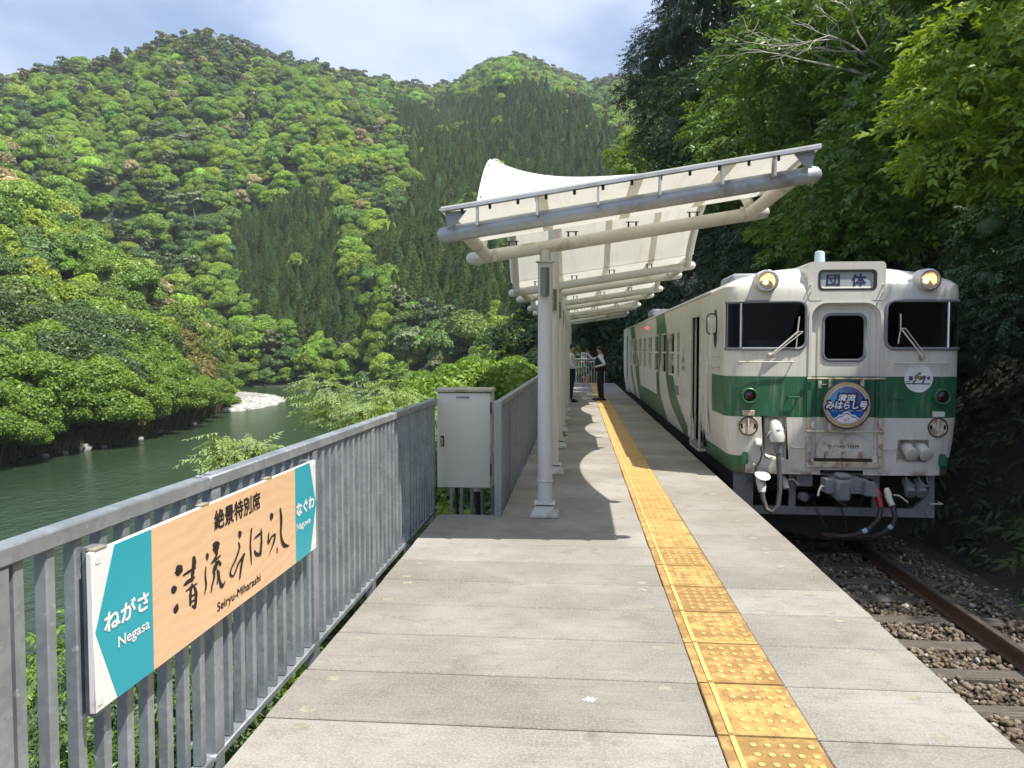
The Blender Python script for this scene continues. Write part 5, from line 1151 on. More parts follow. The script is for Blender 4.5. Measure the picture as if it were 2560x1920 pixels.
on_sl = (np.abs(ph) < .105) & (np.abs(bx_-CX) < 1.06) & (rng.uniform(0, 1, N) < .96); onr = (np.abs(np.abs(bx_-CX)-.565) < .075); keep = ~(on_sl | onr)
bx_, by_, ph = bx_[keep], by_[keep], ph[keep]; bz_ = -1.178 + .052*rng.uniform(0, 1, len(bx_)) + .012*np.sin(bx_*9) - .10*np.clip((bx_-4.3), 0, 1)
tag(obj('ballast', stone_field('ballast', np.stack([bx_, by_, bz_], 1), rng.uniform(.015, .040, len(bx_)), 9, None, .85), 'ballast'), 'loose brown ballast stones between the sleepers', 'ballast', kind='stuff')

# ------------------------------------------------------------------ station name sign on the fence
SX = -1.385
sg = thing('station_sign', (SX-.01, 3.0, .52), 'long wood-grain station name sign with turquoise ends fixed to the fence', 'sign')
obj('board', MB().cbox(SX-.022, SX-.0035, 2.072, 3.962, .521, .992, .002), 'sign_white', sg)
def flat(name, pts, dx, mat, parent): return obj(name, MB().prism(pts, 'x', SX-.0033+dx-.0008, SX-.0033+dx), mat, parent)
flat('wood_panel', [(2.380, .522), (3.660, .522), (3.660, .991), (2.380, .991)], .0012, 'sign_wood', sg)
flat('arrow_panel', [(2.378, .522), (2.378, .991), (2.180, .991), (2.080, .757), (2.180, .522)], .0012, 'teal', sg)
flat('arrow_panel', [(3.662, .991), (3.662, .522), (3.868, .522), (3.959, .760), (3.868, .991)], .0012, 'teal', sg)
SF = lambda y, z: ((SX-.0033+.0022, y, z), (0, 1, 0), (0, 0, 1))
lettering('lettering', 'ねがさ', SF(2.236, .770), w=.232, h=.058, mat='white_ink', parent=sg, bold=.075)
lettering('lettering', 'Negasa', SF(2.270, .684), w=.170, h=.044, mat='white_ink', parent=sg, bold=.03)
lettering('lettering', 'なぐわ', SF(3.797, .780), w=.250, h=.066, mat='white_ink', parent=sg, bold=.075)
lettering('lettering', 'Naguwa', SF(3.768, .690), w=.195, h=.044, mat='white_ink', parent=sg, bold=.03)
lettering('lettering', '絶景特別席', SF(3.026, .920), w=.425, h=.076, mat='ink', parent=sg, bold=.05)
lettering('lettering', 'Seiryu-Miharashi', SF(3.028, .575), w=.405, h=.045, mat='ink', parent=sg, bold=.02)
STROKES = [[(2.535, 0.823, 0.005), (2.545, 0.806, 0.0125), (2.537, 0.792, 0.006)], [(2.501, 0.759, 0.0055), (2.512, 0.748, 0.0085), (2.516, 0.738, 0.005)], [(2.533, 0.692, 0.002), (2.524, 0.68, 0.008), (2.52, 0.666, 0.005)], [(2.65, 0.826, 0.0045), (2.653, 0.801, 0.0065), (2.642, 0.77, 0.0055), (2.635, 0.74, 0.004)], [(2.573, 0.78, 0.0025), (2.614, 0.782, 0.0045), (2.664, 0.782, 0.0025)], [(2.575, 0.743, 0.0015), (2.6, 0.747, 0.0065), (2.655, 0.75, 0.003)], [(2.59, 0.718, 0.002), (2.629, 0.721, 0.004), (2.672, 0.722, 0.002)], [(2.635, 0.732, 0.0025), (2.623, 0.701, 0.004), (2.621, 0.657, 0.003)], [(2.648, 0.718, 0.0025), (2.663, 0.688, 0.0045), (2.654, 0.636, 0.004)], [(2.624, 0.687, 0.0025), (2.659, 0.689, 0.003)], [(2.624, 0.668, 0.0025), (2.658, 0.668, 0.0025)], [(2.632, 0.652, 0.0025), (2.655, 0.637, 0.0035)], [(2.748, 0.812, 0.0025), (2.753, 0.8, 0.005), (2.749, 0.786, 0.0015)], [(2.739, 0.765, 0.0015), (2.734, 0.731, 0.0025), (2.739, 0.694, 0.003), (2.726, 0.664, 0.0015)], [(2.8, 0.834, 0.005), (2.822, 0.822, 0.013), (2.821, 0.802, 0.007)], [(2.822, 0.804, 0.0065), (2.826, 0.787, 0.004), (2.79, 0.765, 0.004)], [(2.779, 0.766, 0.002), (2.82, 0.77, 0.004), (2.862, 0.776, 0.002)], [(2.83, 0.758, 0.006), (2.81, 0.739, 0.008), (2.793, 0.728, 0.003)], [(2.799, 0.736, 0.004), (2.804, 0.71, 0.0035), (2.786, 0.679, 0.003), (2.778, 0.655, 0.0015)], [(2.829, 0.727, 0.003), (2.836, 0.701, 0.003), (2.827, 0.673, 0.0025)], [(2.844, 0.719, 0.0015), (2.848, 0.679, 0.003), (2.867, 0.651, 0.0055), (2.894, 0.664, 0.0015)], [(2.838, 0.762, 0.0025), (2.858, 0.739, 0.0045)], [(3.023, 0.831, 0.003), (3.032, 0.818, 0.007), (3.028, 0.802, 0.002)], [(3.016, 0.789, 0.0015), (3.025, 0.762, 0.0035), (2.985, 0.721, 0.004), (2.948, 0.698, 0.003), (2.94, 0.676, 0.0035), (2.97, 0.664, 0.003), (3.016, 0.702, 0.004), (3.076, 0.724, 0.004)], [(3.067, 0.726, 0.005), (3.045, 0.692, 0.0045), (3.029, 0.65, 0.0035), (3.022, 0.63, 0.001)], [(3.145, 0.815, 0.003), (3.131, 0.748, 0.003), (3.136, 0.7, 0.003), (3.138, 0.66, 0.001)], [(3.167, 0.765, 0.0015), (3.211, 0.77, 0.0045), (3.256, 0.773, 0.003)], [(3.242, 0.791, 0.002), (3.245, 0.734, 0.004), (3.231, 0.68, 0.0055)], [(3.17, 0.714, 0.002), (3.192, 0.691, 0.0055), (3.241, 0.679, 0.0045)], [(3.352, 0.834, 0.005), (3.361, 0.819, 0.008), (3.355, 0.804, 0.0025)], [(3.326, 0.754, 0.002), (3.321, 0.709, 0.0045), (3.356, 0.727, 0.0035), (3.396, 0.728, 0.0035), (3.384, 0.699, 0.005), (3.356, 0.677, 0.003), (3.325, 0.651, 0.001)], [(3.463, 0.837, 0.003), (3.474, 0.78, 0.0055), (3.467, 0.723, 0.004), (3.477, 0.683, 0.005), (3.507, 0.651, 0.007), (3.566, 0.633, 0.002)]]
for q, s in enumerate(STROKES):                                   # brush lettering, one stroke at a time
    pts = []                                                      # smooth the traced spine
    for k in range(len(s)-1):
        p0, p1, p2, p3 = s[max(k-1, 0)], s[k], s[k+1], s[min(k+2, len(s)-1)]
        for t in np.linspace(0, 1, 7)[:-1]:
            pts.append(tuple(.5*((2*p1[c]) + (-p0[c]+p2[c])*t + (2*p0[c]-5*p1[c]+4*p2[c]-p3[c])*t*t + (-p0[c]+3*p1[c]-3*p2[c]+p3[c])*t**3) for c in range(3)))
    pts.append(s[-1]); L, R = [], []
    for k, (y, z, w) in enumerate(pts):
        a, b = pts[max(k-1, 0)], pts[min(k+1, len(pts)-1)]; d = Vector((b[0]-a[0], b[1]-a[1])); d = d.normalized() if d.length > 1e-9 else Vector((0, 1)); nx, nz = -d.y, d.x
        w = max(w, .0012)*(1 + .10*sin(k*1.9+q)); L.append((y+nx*w*2.4, z+nz*w*1.3)); R.append((y-nx*w*2.4, z-nz*w*1.3))
    d0 = Vector((pts[0][0]-pts[1][0], pts[0][1]-pts[1][1])).normalized()*pts[0][2]*.8; d1 = Vector((pts[-1][0]-pts[-2][0], pts[-1][1]-pts[-2][1])).normalized()*pts[-1][2]*.8
    ring = [(pts[0][0]+d0.x, pts[0][1]+d0.y)] + L + [(pts[-1][0]+d1.x, pts[-1][1]+d1.y)] + R[::-1]; xx = SX-.0033+.0021+.00006*q; n = len(L)
    V = [(xx, y, z) for y, z in ring]; F = [(0, 1, 2*n+1)] + [(1+k, 2+k, 2*n-k, 2*n+1-k) for k in range(n-1)] + [(n, n+1, n+2)]
    obj('brush_stroke', MB().add(V, F), 'ink', sg)
flat('seal_mark', [(3.413, .634), (3.434, .634), (3.434, .660), (3.413, .660)], .002, 'red_ink', sg)
obj('fixing_strip', MB().box(SX-.052, SX-.0225, 2.10, 2.15, .50, 1.0).box(SX-.052, SX-.0225, 3.88, 3.93, .50, 1.0), 'galvanised', sg)
for y, z in ((2.098, .965), (2.098, .548), (3.94, .968), (3.94, .548)): obj('screw_patch', MB().cbox(SX-.0034, SX-.0015, y-.011, y+.011, z-.010, z+.010, .0005), 'label_white', sg)
for y in (2.115, 2.75, 3.35): obj('tape', MB().cbox(SX-.03, SX-.002, y-.03, y+.03, .9925, .9995, .001), 'mortar', sg)

# ------------------------------------------------------------------ platform end: railing, distance board, cone
er = thing('end_railing', (.25, 37.2, 0), 'thin white railing closing the far end of the platform', 'railing')
obj('top_bar', MB().cyl((-.72, 37.2, 1.14), (1.27, 37.2, 1.16), .02, 8), 'pole_paint', er)
for k in range(17): x = -.70 + .123*k; obj('upright', MB().cyl((x, 37.2, 0), (x, 37.2, 1.14), .012, 6), 'pole_paint', er)
ds = thing('distance_board', (.29, 37.35, 0), 'white board reading 50 above 535 behind the end railing', 'sign')
obj('post', MB().cyl((.29, 37.4, -1.0), (.29, 37.4, 1.2), .022, 8), 'pole_paint', ds)
obj('plate', MB().cbox(.165, .415, 37.34, 37.36, 1.265, 1.455, .003), 'label_white', ds); obj('plate', MB().cbox(.165, .415, 37.34, 37.36, 1.15, 1.255, .003), 'label_white', ds)
lettering('lettering', '50', ((.29, 37.335, 1.36), (1, 0, 0), (0, 0, 1)), w=.19, h=.12, parent=ds, bold=.08)
lettering('lettering', '535', ((.29, 37.335, 1.203), (1, 0, 0), (0, 0, 1)), w=.19, h=.075, parent=ds, bold=.05)
pmat('orange', (.55, .10, .04), .5, 0, .15, 8); pmat('bar_stripe', (.6, .5, .35), .5)
cn_ = thing('traffic_cone', (.47, 38.4, -.4), 'orange traffic cone beyond the end railing', 'cone')
obj('cone', MB().lathe([(.19, 0), (.17, .04), (.04, .72), (.02, .74)], (.47, 38.4, -.36), (0, 0, 1), 16), 'orange', cn_); obj('foot', MB().cbox(.24, .70, 38.17, 38.63, -.40, -.36, .01), 'orange', cn_)
br = thing('barrier_bar', (.3, 38.8, .9), 'striped barrier bar beyond the end railing', 'barrier'); 
for k in range(5): obj('bar_section', MB().cyl((-.15+.24*k, 38.8, .98), (.09+.24*k, 38.8, .98), .035, 10), 'orange' if k % 2 == 0 else 'bar_stripe', br)
for x in (-.1, 1.0): obj('leg', MB().cyl((x, 38.8, -.6), (x, 38.8, .945), .02, 8), 'pole_paint', br)
obj('infill', MB().box(-.72, 1.9, 37.32, 41.0, -.9, -.42), 'ballast_bed', platform)

# ------------------------------------------------------------------ two station staff
pmat('skin', (.36, .20, .135), .55, 0, .08, 20); pmat('shirt', (.62, .63, .66), .8, 0, .08, 12, .2, 25); pmat('black_cloth', (.012, .012, .016), .85, 0, .2, 12, .2, 30); pmat('hair', (.010, .008, .007), .5, 0, .2, 40); pmat('shoe', (.008, .008, .008), .35)
def person(name, loc, rz, label, J, E, height):
    """J: joint -> (x, y, z, radius); E: edges; local +Y is forward"""
    root = thing(name, loc, label, 'person'); keys = list(J); me = bpy.data.meshes.new('body'); me.from_pydata([J[k][:3] for k in keys], [(keys.index(a), keys.index(b)) for a, b in E], [])
    o = bpy.data.objects.new('body', me); COL.objects.link(o); o.modifiers.new('skin', 'SKIN'); sv = me.skin_vertices[0].data
    for i, k in enumerate(keys):
        r = J[k][3]; sv[i].radius = r if hasattr(r, '__len__') else (r, r); sv[i].use_root = (k == 'pelvis')
    o.modifiers.new('sub', 'SUBSURF').levels = 1; dg = bpy.context.evaluated_depsgraph_get(); m2 = bpy.data.meshes.new_from_object(o.evaluated_get(dg)); COL.objects.unlink(o); bpy.data.objects.remove(o)
    m2.materials.clear()
    for m in ('black_cloth', 'shirt', 'skin'): m2.materials.append(MATS[m])
    names = [k for k in keys]; P = np.array([J[k][:3] for k in keys])
    segs = [(np.array(J[a][:3]), np.array(J[b][:3]), a, b) for a, b in E]
    for p in m2.polygons:
        c = np.array(p.center); best = None
        for a, b, ka, kb in segs:
            t = np.clip(np.dot(c-a, b-a)/max(np.dot(b-a, b-a), 1e-9), 0, 1); d = np.linalg.norm(c-(a+(b-a)*t))
            if best is None or d < best[0]: best = (d, ka, kb, t)
        kk = best[1] + '>' + best[2]
        p.material_index = 2 if any(s in kk for s in ('head', 'face', 'palm', 'finger', 'thumb', 'nose')) and not kk.startswith('chest') and not (kk.startswith('wrist') and best[3] < .3) else (0 if any(s in kk for s in ('hip', 'knee', 'ankle', 'toe', 'heel')) or c[2] < .97 else 1)
        p.use_smooth = True
    b = put(bpy.data.objects.new('body', m2)); b.parent = root; root.rotation_euler = (0, 0, rz); return root
def hand(J, E, w, p, d, up, spread, tag_, curl=.3):
    d = Vector(d).normalized(); s = Vector(spread).normalized(); n = d.cross(s); p = Vector(p)
    J['palm'+tag_] = (*(p + d*.055), (.040, .022)); E.append((w, 'palm'+tag_))
    for i, (o_, l) in enumerate(((-.03, .062), (-.01, .075), (.012, .07), (.03, .055))):
        k = p + d*.10 + s*o_; q = k + d*l*.55 + n*l*curl*.5; r = q + d*l*.40 + n*l*curl; J['finger%da%s' % (i, tag_)] = (*k, .011); J['finger%db%s' % (i, tag_)] = (*q, .009); J['finger%dc%s' % (i, tag_)] = (*r, .007)
        E += [('palm'+tag_, 'finger%da%s' % (i, tag_)), ('finger%da%s' % (i, tag_), 'finger%db%s' % (i, tag_)), ('finger%db%s' % (i, tag_), 'finger%dc%s' % (i, tag_))]
    k = p + d*.045 - s*.05; q = k + d*.035 - s*.02; J['thumba'+tag_] = (*k, .012); J['thumbb'+tag_] = (*q, .009); E += [('palm'+tag_, 'thumba'+tag_), ('thumba'+tag_, 'thumbb'+tag_)]
def figure(h, rarm, larm, gaze=(0, 1, 0), stance=.10):
    k = h/1.72; J = {'pelvis': (0, 0, .96*k, (.155, .115)), 'waist': (0, .01, 1.08*k, (.145, .115)), 'chest': (0, .015, 1.28*k, (.165, .12)), 'collar': (0, 0, 1.42*k, (.10, .075)), 'headneck': (0, .012, 1.50*k, .055), 'headbase': (0, .035, 1.56*k, (.066, .075)), 'headmid': (0, .03, 1.63*k, (.075, .092)), 'headtop': (0, .02, 1.69*k, (.062, .078)), 'nose': (0, .125, 1.605*k, .012)}
    E = [('pelvis', 'waist'), ('waist', 'chest'), ('chest', 'collar'), ('collar', 'headneck'), ('headneck', 'headbase'), ('headbase', 'headmid'), ('headmid', 'headtop'), ('headmid', 'nose')]
    for s, t in ((1, 'r'), (-1, 'l')):
        fy = .03 if t == 'r' else -.03
        J['hip'+t] = (s*.085, 0, .90*k, .095); J['knee'+t] = (s*stance, .015+fy, .50*k, .066); J['ankle'+t] = (s*(stance+.005), fy-.02, .10, .050); J['heel'+t] = (s*(stance+.005), fy-.04, .055, .045); J['toe'+t] = (s*(stance+.02), fy+.14, .04, .038)
        E += [('pelvis', 'hip'+t), ('hip'+t, 'knee'+t), ('knee'+t, 'ankle'+t), ('ankle'+t, 'heel'+t), ('heel'+t, 'toe'+t)]
        el, wr, d, sp = rarm if t == 'r' else larm
        J['shoulder'+t] = (s*.175, 0, 1.37*k, .066); J['elbow'+t] = (*el, .050); J['wrist'+t] = (*wr, .034)
        E += [('collar', 'shoulder'+t), ('shoulder'+t, 'elbow'+t), ('elbow'+t, 'wrist'+t)]; hand(J, E, 'wrist'+t, wr, d, 1, sp, t, .9 if t == 'r' else .5)
    return J, E
def dress(root, h, vest):
    k = h/1.72
    def child(name, mb, mat): o = obj(name, mb, mat, None, smooth=60); o.parent = root; return o
    hr = MB(); n = 14
    ringsH = []
    for z, rx, ry, cy in ((1.585, .060, .060, -.035), (1.615, .080, .085, -.012), (1.66, .086, .100, .012), (1.70, .080, .095, .018), (1.735, .058, .070, .018), (1.75, .02, .03, .018)):
        ringsH.append([(rx*cos(2*pi*q/n), cy+ry*sin(2*pi*q/n)*(1.0 if z > 1.65 or sin(2*pi*q/n) < .2 else .35), z*k) for q in range(n)])
    child('hair', hr.loft(ringsH, cap=True), 'hair')
    for s, fy in ((1, .03), (-1, -.03)): child('shoe', MB().tube([(s*.105, fy-.085, .045), (s*.108, fy-.03, .055), (s*.118, fy+.09, .048), (s*.124, fy+.175, .034)], [.036, .048, .048, .030], 12, dome=True), 'shoe')
    if vest:
        R = []
        for z, rx, ry, cy in ((.945, .180, .150, .006), (1.08, .182, .158, .018), (1.22, .195, .162, .018), (1.33, .188, .150, .012), (1.405, .132, .105, .0)):
            R.append([(rx*cos(2*pi*q/22), cy+ry*sin(2*pi*q/22), z*k) for q in range(22)])
        child('vest', MB().loft(R), 'black_cloth'); child('name_badge', MB().cbox(-.13, -.09, .128, .136, 1.235*k, 1.26*k, .002), 'label_white')
    child('belt', MB().lathe([(.165, 0), (.165, .035)], (0, .005, .955*k), (0, 0, 1), 22), 'black_cloth')
# pointing man: faces the river side, right arm raised, left hand on the hip
J, E = figure(1.68, ((.19, .24, 1.28), (.12, .37, 1.48), (-.1, .25, 1), (0, 1, -.2)), ((-.30, -.10, 1.13), (-.18, .14, 1.06), (.5, 1, -.35), (0, .3, 1)))
m1 = person('person', (.71, 24.15, 0), pi/2, 'man in a dark vest and white shirt pointing upward on the platform', J, E, 1.68); dress(m1, 1.68, True); m1.scale = (1.1, 1.12, 1.0)
J, E = figure(1.74, ((.24, .04, 1.12), (.20, .20, 1.02), (-.5, 1, 0), (0, .2, 1)), ((-.24, .04, 1.12), (-.20, .20, 1.02), (.5, 1, 0), (0, .2, 1)))
m2 = person('person', (-.20, 23.45, 0), -pi/2 - .25, 'man in a white shirt and dark trousers half hidden behind the white poles', J, E, 1.74); dress(m2, 1.74, False)

# ------------------------------------------------------------------ near vegetation
LT = np.array([(0,1,2),(0,2,3),(1,4,2),(2,4,3)]); LV = LEAF[0]
def rot(v, ax, a):
    ax = np.asarray(ax, float); ax = ax/np.linalg.norm(ax); v = np.asarray(v, float); return v*cos(a) + np.cross(ax, v)*sin(a) + np.outer(v @ ax, ax)*(1-cos(a))
def spray_template(seed, n=11, L=.50, leaf=.15, wide=.46, droop=.12, pinnate=False):
    """a twig with leaves set alternately (or in pairs) along +X, faces up (+Z)"""
    rg = np.random.default_rng(seed); parts = []
    for i in range(n):
        t = (i+1)/n; side = 1 if i % 2 else -1
        for sd in ((1, -1) if pinnate else (side,)):
            l = leaf*(rg.uniform(.75, 1.15))*(1.0 - (.35*abs(t-.55) if pinnate else 0)); v = LV*np.array([l*wide/.48, l, l]); v = rot(v, (0, 1, 0), rg.normal(0, .35 if not pinnate else .12)); v = rot(v, (1, 0, 0), rg.normal(-.12, .28 if not pinnate else .1))
            ang = -sd*(radians(62 if pinnate else 48) + rg.normal(0, .15)); 
            v = rot(v, (0, 0, 1), ang + (0 if not pinnate else 0)); v = v[:, [0, 1, 2]]; v = rot(v, (0, 0, 1), -pi/2) if False else v
            v = np.stack([v[:, 1]*cos(0) , -v[:, 0], v[:, 2]], 1)
            v += np.array([t*L, 0, -droop*t*t*L]); parts.append((v, LT))
    v = LV*np.array([leaf*wide/.48, leaf, leaf]); v = np.stack([v[:, 1], -v[:, 0], v[:, 2]], 1) + np.array([L, 0, -droop*L]); parts.append((v, LT))
    st = [(0,-.004,0),(0,.004,0),(L,0,-droop*L+.002)]; parts.append((np.array(st, float), np.array([(0,1,2)])))
    return merge(parts)
def crown_sprays(seed, lobes, n, tmpl, size=1.0, up=.9, tilt=.32, zmin=-.45, core=0.0, lift=-.15):
    rg = np.random.default_rng(seed); out = []; per = n//len(tmpl)
    for T, F in tmpl:
        P, D = lobed_points(rg, per, lobes, zmin); ax = D*np.array([1, 1, .35]) + rg.normal(0, .45, D.shape); ax[:, 2] += lift
        if core and T is tmpl[0][0]:
            for c, r in lobes: r3 = r if hasattr(r, '__len__') else (r,)*3; bv, bf = blob(c, [q*core for q in r3], rg, 4); out.append((bv, np.concatenate([bf[:, [0, 1, 2]], bf[:, [0, 2, 3]]])))
        N = np.array([0, 0, up]) + D*.55; out.append(stamp(T, F, P - ax/np.linalg.norm(ax, axis=1, keepdims=True)*.22*size, frames(N, rg, ax, tilt), size*rg.uniform(.75, 1.25, per)))
    return merge(out)
def lobes_rand(seed, n, R, H, r0, flat=.7):
    rg = np.random.default_rng(seed); L = []
    for i in range(n):
        a = i*2.399 + rg.uniform(-.5, .5); t = (i+.5)/n; z = H*(t-.5); rr = R*math.sqrt(max(0, 1-(2*t-1)**2))*rg.uniform(.55, 1.0)
        s = r0*rg.uniform(.7, 1.3); L.append(((rr*cos(a), rr*sin(a), z), (s, s, s*flat)))
    return L
def mesh_of(name, VF, mat): me = fast_mesh(name, *VF); me.materials.append(MATS[mat]); return me
T_BROAD = [spray_template(s, 9, .50, .185) for s in (1, 2, 3)]; T_FINE = [spray_template(s, 13, .48, .115, .42) for s in (4, 5, 6)]; T_PINN = [spray_template(s, 8, .46, .105, .34, .10, True) for s in (7, 8)]
CROWN = {'lime': [mesh_of('crown', crown_sprays(101+i, lobes_rand(111+i, 18, 1.75, 3.0, .72), 1050, T_BROAD), 'leaf_lime') for i in range(2)],
         'mid': [mesh_of('crown', crown_sprays(121+i, lobes_rand(131+i, 20, 1.8, 3.2, .74), 1150, T_BROAD), 'leaf_mid') for i in range(2)],
         'deep': [mesh_of('crown', crown_sprays(141+i, lobes_rand(151+i, 20, 1.8, 3.4, .78), 1500, T_FINE, core=.38), 'leaf_deep') for i in range(2)]}
def trunk_mesh(seed, h, r, lobes=(), lean=(0, 0), mat='bark', top=1.0):
    rg = random.Random(seed); mb = MB(); pts = [Vector((lean[0]*t*t*h + .12*sin(t*5+seed)*t, lean[1]*t*t*h + .1*cos(t*4+seed)*t, t*h*top)) for t in np.linspace(0, 1, 6)]
    mb.tube(pts, [r*(1.25 if k == 0 else 1 - .16*k) for k in range(6)], 8, caps=False)
    for c in lobes:
        s = pts[rg.choice((3, 4, 5))]; e = Vector(c); m = (s+e)/2 + Vector((rg.uniform(-.2, .2), rg.uniform(-.2, .2), .15)); mb.tube([s, m, e], [r*.42, r*.28, r*.08], 5, caps=False)
    me = mb.mesh('trunk', 60); me.materials.append(MATS[mat]); return me
TRUNK = [trunk_mesh(s, 1.0, .045, [(.35*cos(a), .35*sin(a), 1.05+.2*sin(a*2)) for a in np.arange(0, 6.2, .9)]) for s in (1, 2, 3)]
POLE_TRUNK = trunk_mesh(9, 1.0, .020)
def tree(x, y, h, cr, kind, v, label, group, rz=0.0, name='tree', ch=None, zoff=-.3, base=None, offx=0.0, offy=0.0):
    """tree rooted on the slope: trunk scaled to h, crown of radius cr centred at height h"""
    z = float(ground_z(x, y)) + zoff if base is None else base
    t = thing(name, (x, y, z), label, 'tree', group)
    o = bpy.data.objects.new('trunk', TRUNK[v % 3] if h < 7.5 else POLE_TRUNK); COL.objects.link(o); o.parent = t; o.scale = (h*.9+offx*0, h*.9, h*.95); o.rotation_euler = (-offy/h if h else 0, offx/h, rz)
    c = bpy.data.objects.new('crown', CROWN[kind][v % 2]); COL.objects.link(c); c.parent = t; c.location = (offx, offy, h); k = cr/2.5; c.scale = (k, k, k*(ch or 1.0)); c.rotation_euler = (0, 0, rz*1.7 + v); c['kind'] = 'stuff'
    return t
GR = 'trees crowding the wooded slope beside the track'
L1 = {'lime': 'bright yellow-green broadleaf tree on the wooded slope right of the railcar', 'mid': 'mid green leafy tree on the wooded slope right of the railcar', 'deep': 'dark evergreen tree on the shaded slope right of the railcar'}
rt = random.Random(21); SLOPE = {'lime': [], 'mid': [], 'deep': []}
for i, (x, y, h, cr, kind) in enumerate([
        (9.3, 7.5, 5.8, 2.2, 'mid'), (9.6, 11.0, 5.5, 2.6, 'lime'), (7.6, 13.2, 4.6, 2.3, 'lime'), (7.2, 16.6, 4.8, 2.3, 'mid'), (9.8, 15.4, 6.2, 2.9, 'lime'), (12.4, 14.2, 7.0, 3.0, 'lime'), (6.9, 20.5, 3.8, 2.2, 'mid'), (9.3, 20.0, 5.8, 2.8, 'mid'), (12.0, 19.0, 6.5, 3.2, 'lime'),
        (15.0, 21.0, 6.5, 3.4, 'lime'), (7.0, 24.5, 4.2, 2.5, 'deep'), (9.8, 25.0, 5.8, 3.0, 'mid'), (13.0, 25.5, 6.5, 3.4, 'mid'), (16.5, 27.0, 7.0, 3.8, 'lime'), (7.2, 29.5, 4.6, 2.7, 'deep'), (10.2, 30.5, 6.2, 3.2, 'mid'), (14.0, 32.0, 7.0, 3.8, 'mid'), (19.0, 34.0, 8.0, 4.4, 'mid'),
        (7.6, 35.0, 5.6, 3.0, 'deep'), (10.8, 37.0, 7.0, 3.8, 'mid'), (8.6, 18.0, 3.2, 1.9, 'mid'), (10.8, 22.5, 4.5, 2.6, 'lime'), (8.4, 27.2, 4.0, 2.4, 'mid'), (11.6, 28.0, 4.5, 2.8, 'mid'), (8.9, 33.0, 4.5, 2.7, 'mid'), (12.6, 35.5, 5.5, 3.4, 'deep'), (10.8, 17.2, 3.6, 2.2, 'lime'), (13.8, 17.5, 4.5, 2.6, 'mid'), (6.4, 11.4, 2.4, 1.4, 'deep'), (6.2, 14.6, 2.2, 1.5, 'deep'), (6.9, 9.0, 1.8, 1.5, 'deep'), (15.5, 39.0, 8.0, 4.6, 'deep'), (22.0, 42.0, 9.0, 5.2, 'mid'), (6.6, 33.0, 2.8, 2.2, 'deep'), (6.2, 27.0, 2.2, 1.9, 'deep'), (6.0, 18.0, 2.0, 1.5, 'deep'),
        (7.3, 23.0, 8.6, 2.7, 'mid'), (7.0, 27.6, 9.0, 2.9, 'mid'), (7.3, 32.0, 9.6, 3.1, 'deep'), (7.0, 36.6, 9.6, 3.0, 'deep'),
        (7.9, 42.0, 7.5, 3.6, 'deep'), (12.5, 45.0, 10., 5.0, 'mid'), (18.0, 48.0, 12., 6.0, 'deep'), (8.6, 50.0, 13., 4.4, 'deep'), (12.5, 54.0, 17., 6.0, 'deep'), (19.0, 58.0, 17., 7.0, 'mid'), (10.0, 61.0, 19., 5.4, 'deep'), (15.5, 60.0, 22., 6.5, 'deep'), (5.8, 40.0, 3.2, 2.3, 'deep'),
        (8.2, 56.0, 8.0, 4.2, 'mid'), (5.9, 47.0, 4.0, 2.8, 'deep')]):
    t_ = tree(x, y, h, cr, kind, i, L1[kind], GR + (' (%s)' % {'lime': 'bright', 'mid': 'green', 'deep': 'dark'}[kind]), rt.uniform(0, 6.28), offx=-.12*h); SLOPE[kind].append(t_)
for k_, tx in (('lime', '%s nearest bright yellow-green tree to the railcar front on the wooded slope'), ('mid', '%s nearest mid green tree to the railcar front on the wooded slope'), ('deep', '%s nearest dark evergreen tree to the railcar front on the wooded slope')):
    number_labels(SLOPE[k_], lambda o: (o.location.x-CX)**2 + (o.location.y-Y0)**2, tx)
tree(10.6, 52.0, 22.0, 4.6, 'deep', 1, 'tallest dark evergreen tree standing against the sky at the wood edge', None, 1.0, ch=1.9, offx=-1.6)
for i, (x, y, h, cr) in enumerate(((6.4, 78, 21, 4.8), (8.0, 72, 14, 4.6), (5.2, 84, 15, 4.2), (5.0, 74, 9, 4.0))):
    tree(x, y, h, cr, 'lime' if i != 1 else 'mid', i, 'sunlit loose green tree at the far left edge of the wood', 'sunlit trees at the far wood edge', i*1.3, base=-1.2)
for i, (x, y, h, cr) in enumerate(((1.2, 52, 4.0, 2.8), (-1.8, 55, 3.5, 2.8), (4.2, 58, 6.5, 3.4), (2.6, 64, 9.0, 4.2), (-3.0, 62, 7.0, 3.6), (.2, 68, 10., 4.2), (-.8, 47, 1.6, 1.8), (4.7, 50, 4.6, 2.6), (2.0, 45, 1.0, 1.7), (4.6, 44, 1.6, 1.8), (5.6, 53, 2.2, 2.6), (-2.4, 49, 1.4, 2.0), (3.2, 50, 1.8, 2.2), (.6, 58, 3.5, 3.0), (6.4, 60, 4.0, 3.2), (-4.6, 56, 3.0, 2.6), (1.6, 75, 12, 5.0), (-2.6, 74, 9, 4.2))):
    tree(x, y, h, cr, 'deep', i, 'dark shaded tree closing the view beyond the platform end', 'dark trees beyond the platform end', i*1.1, base=-1.3)

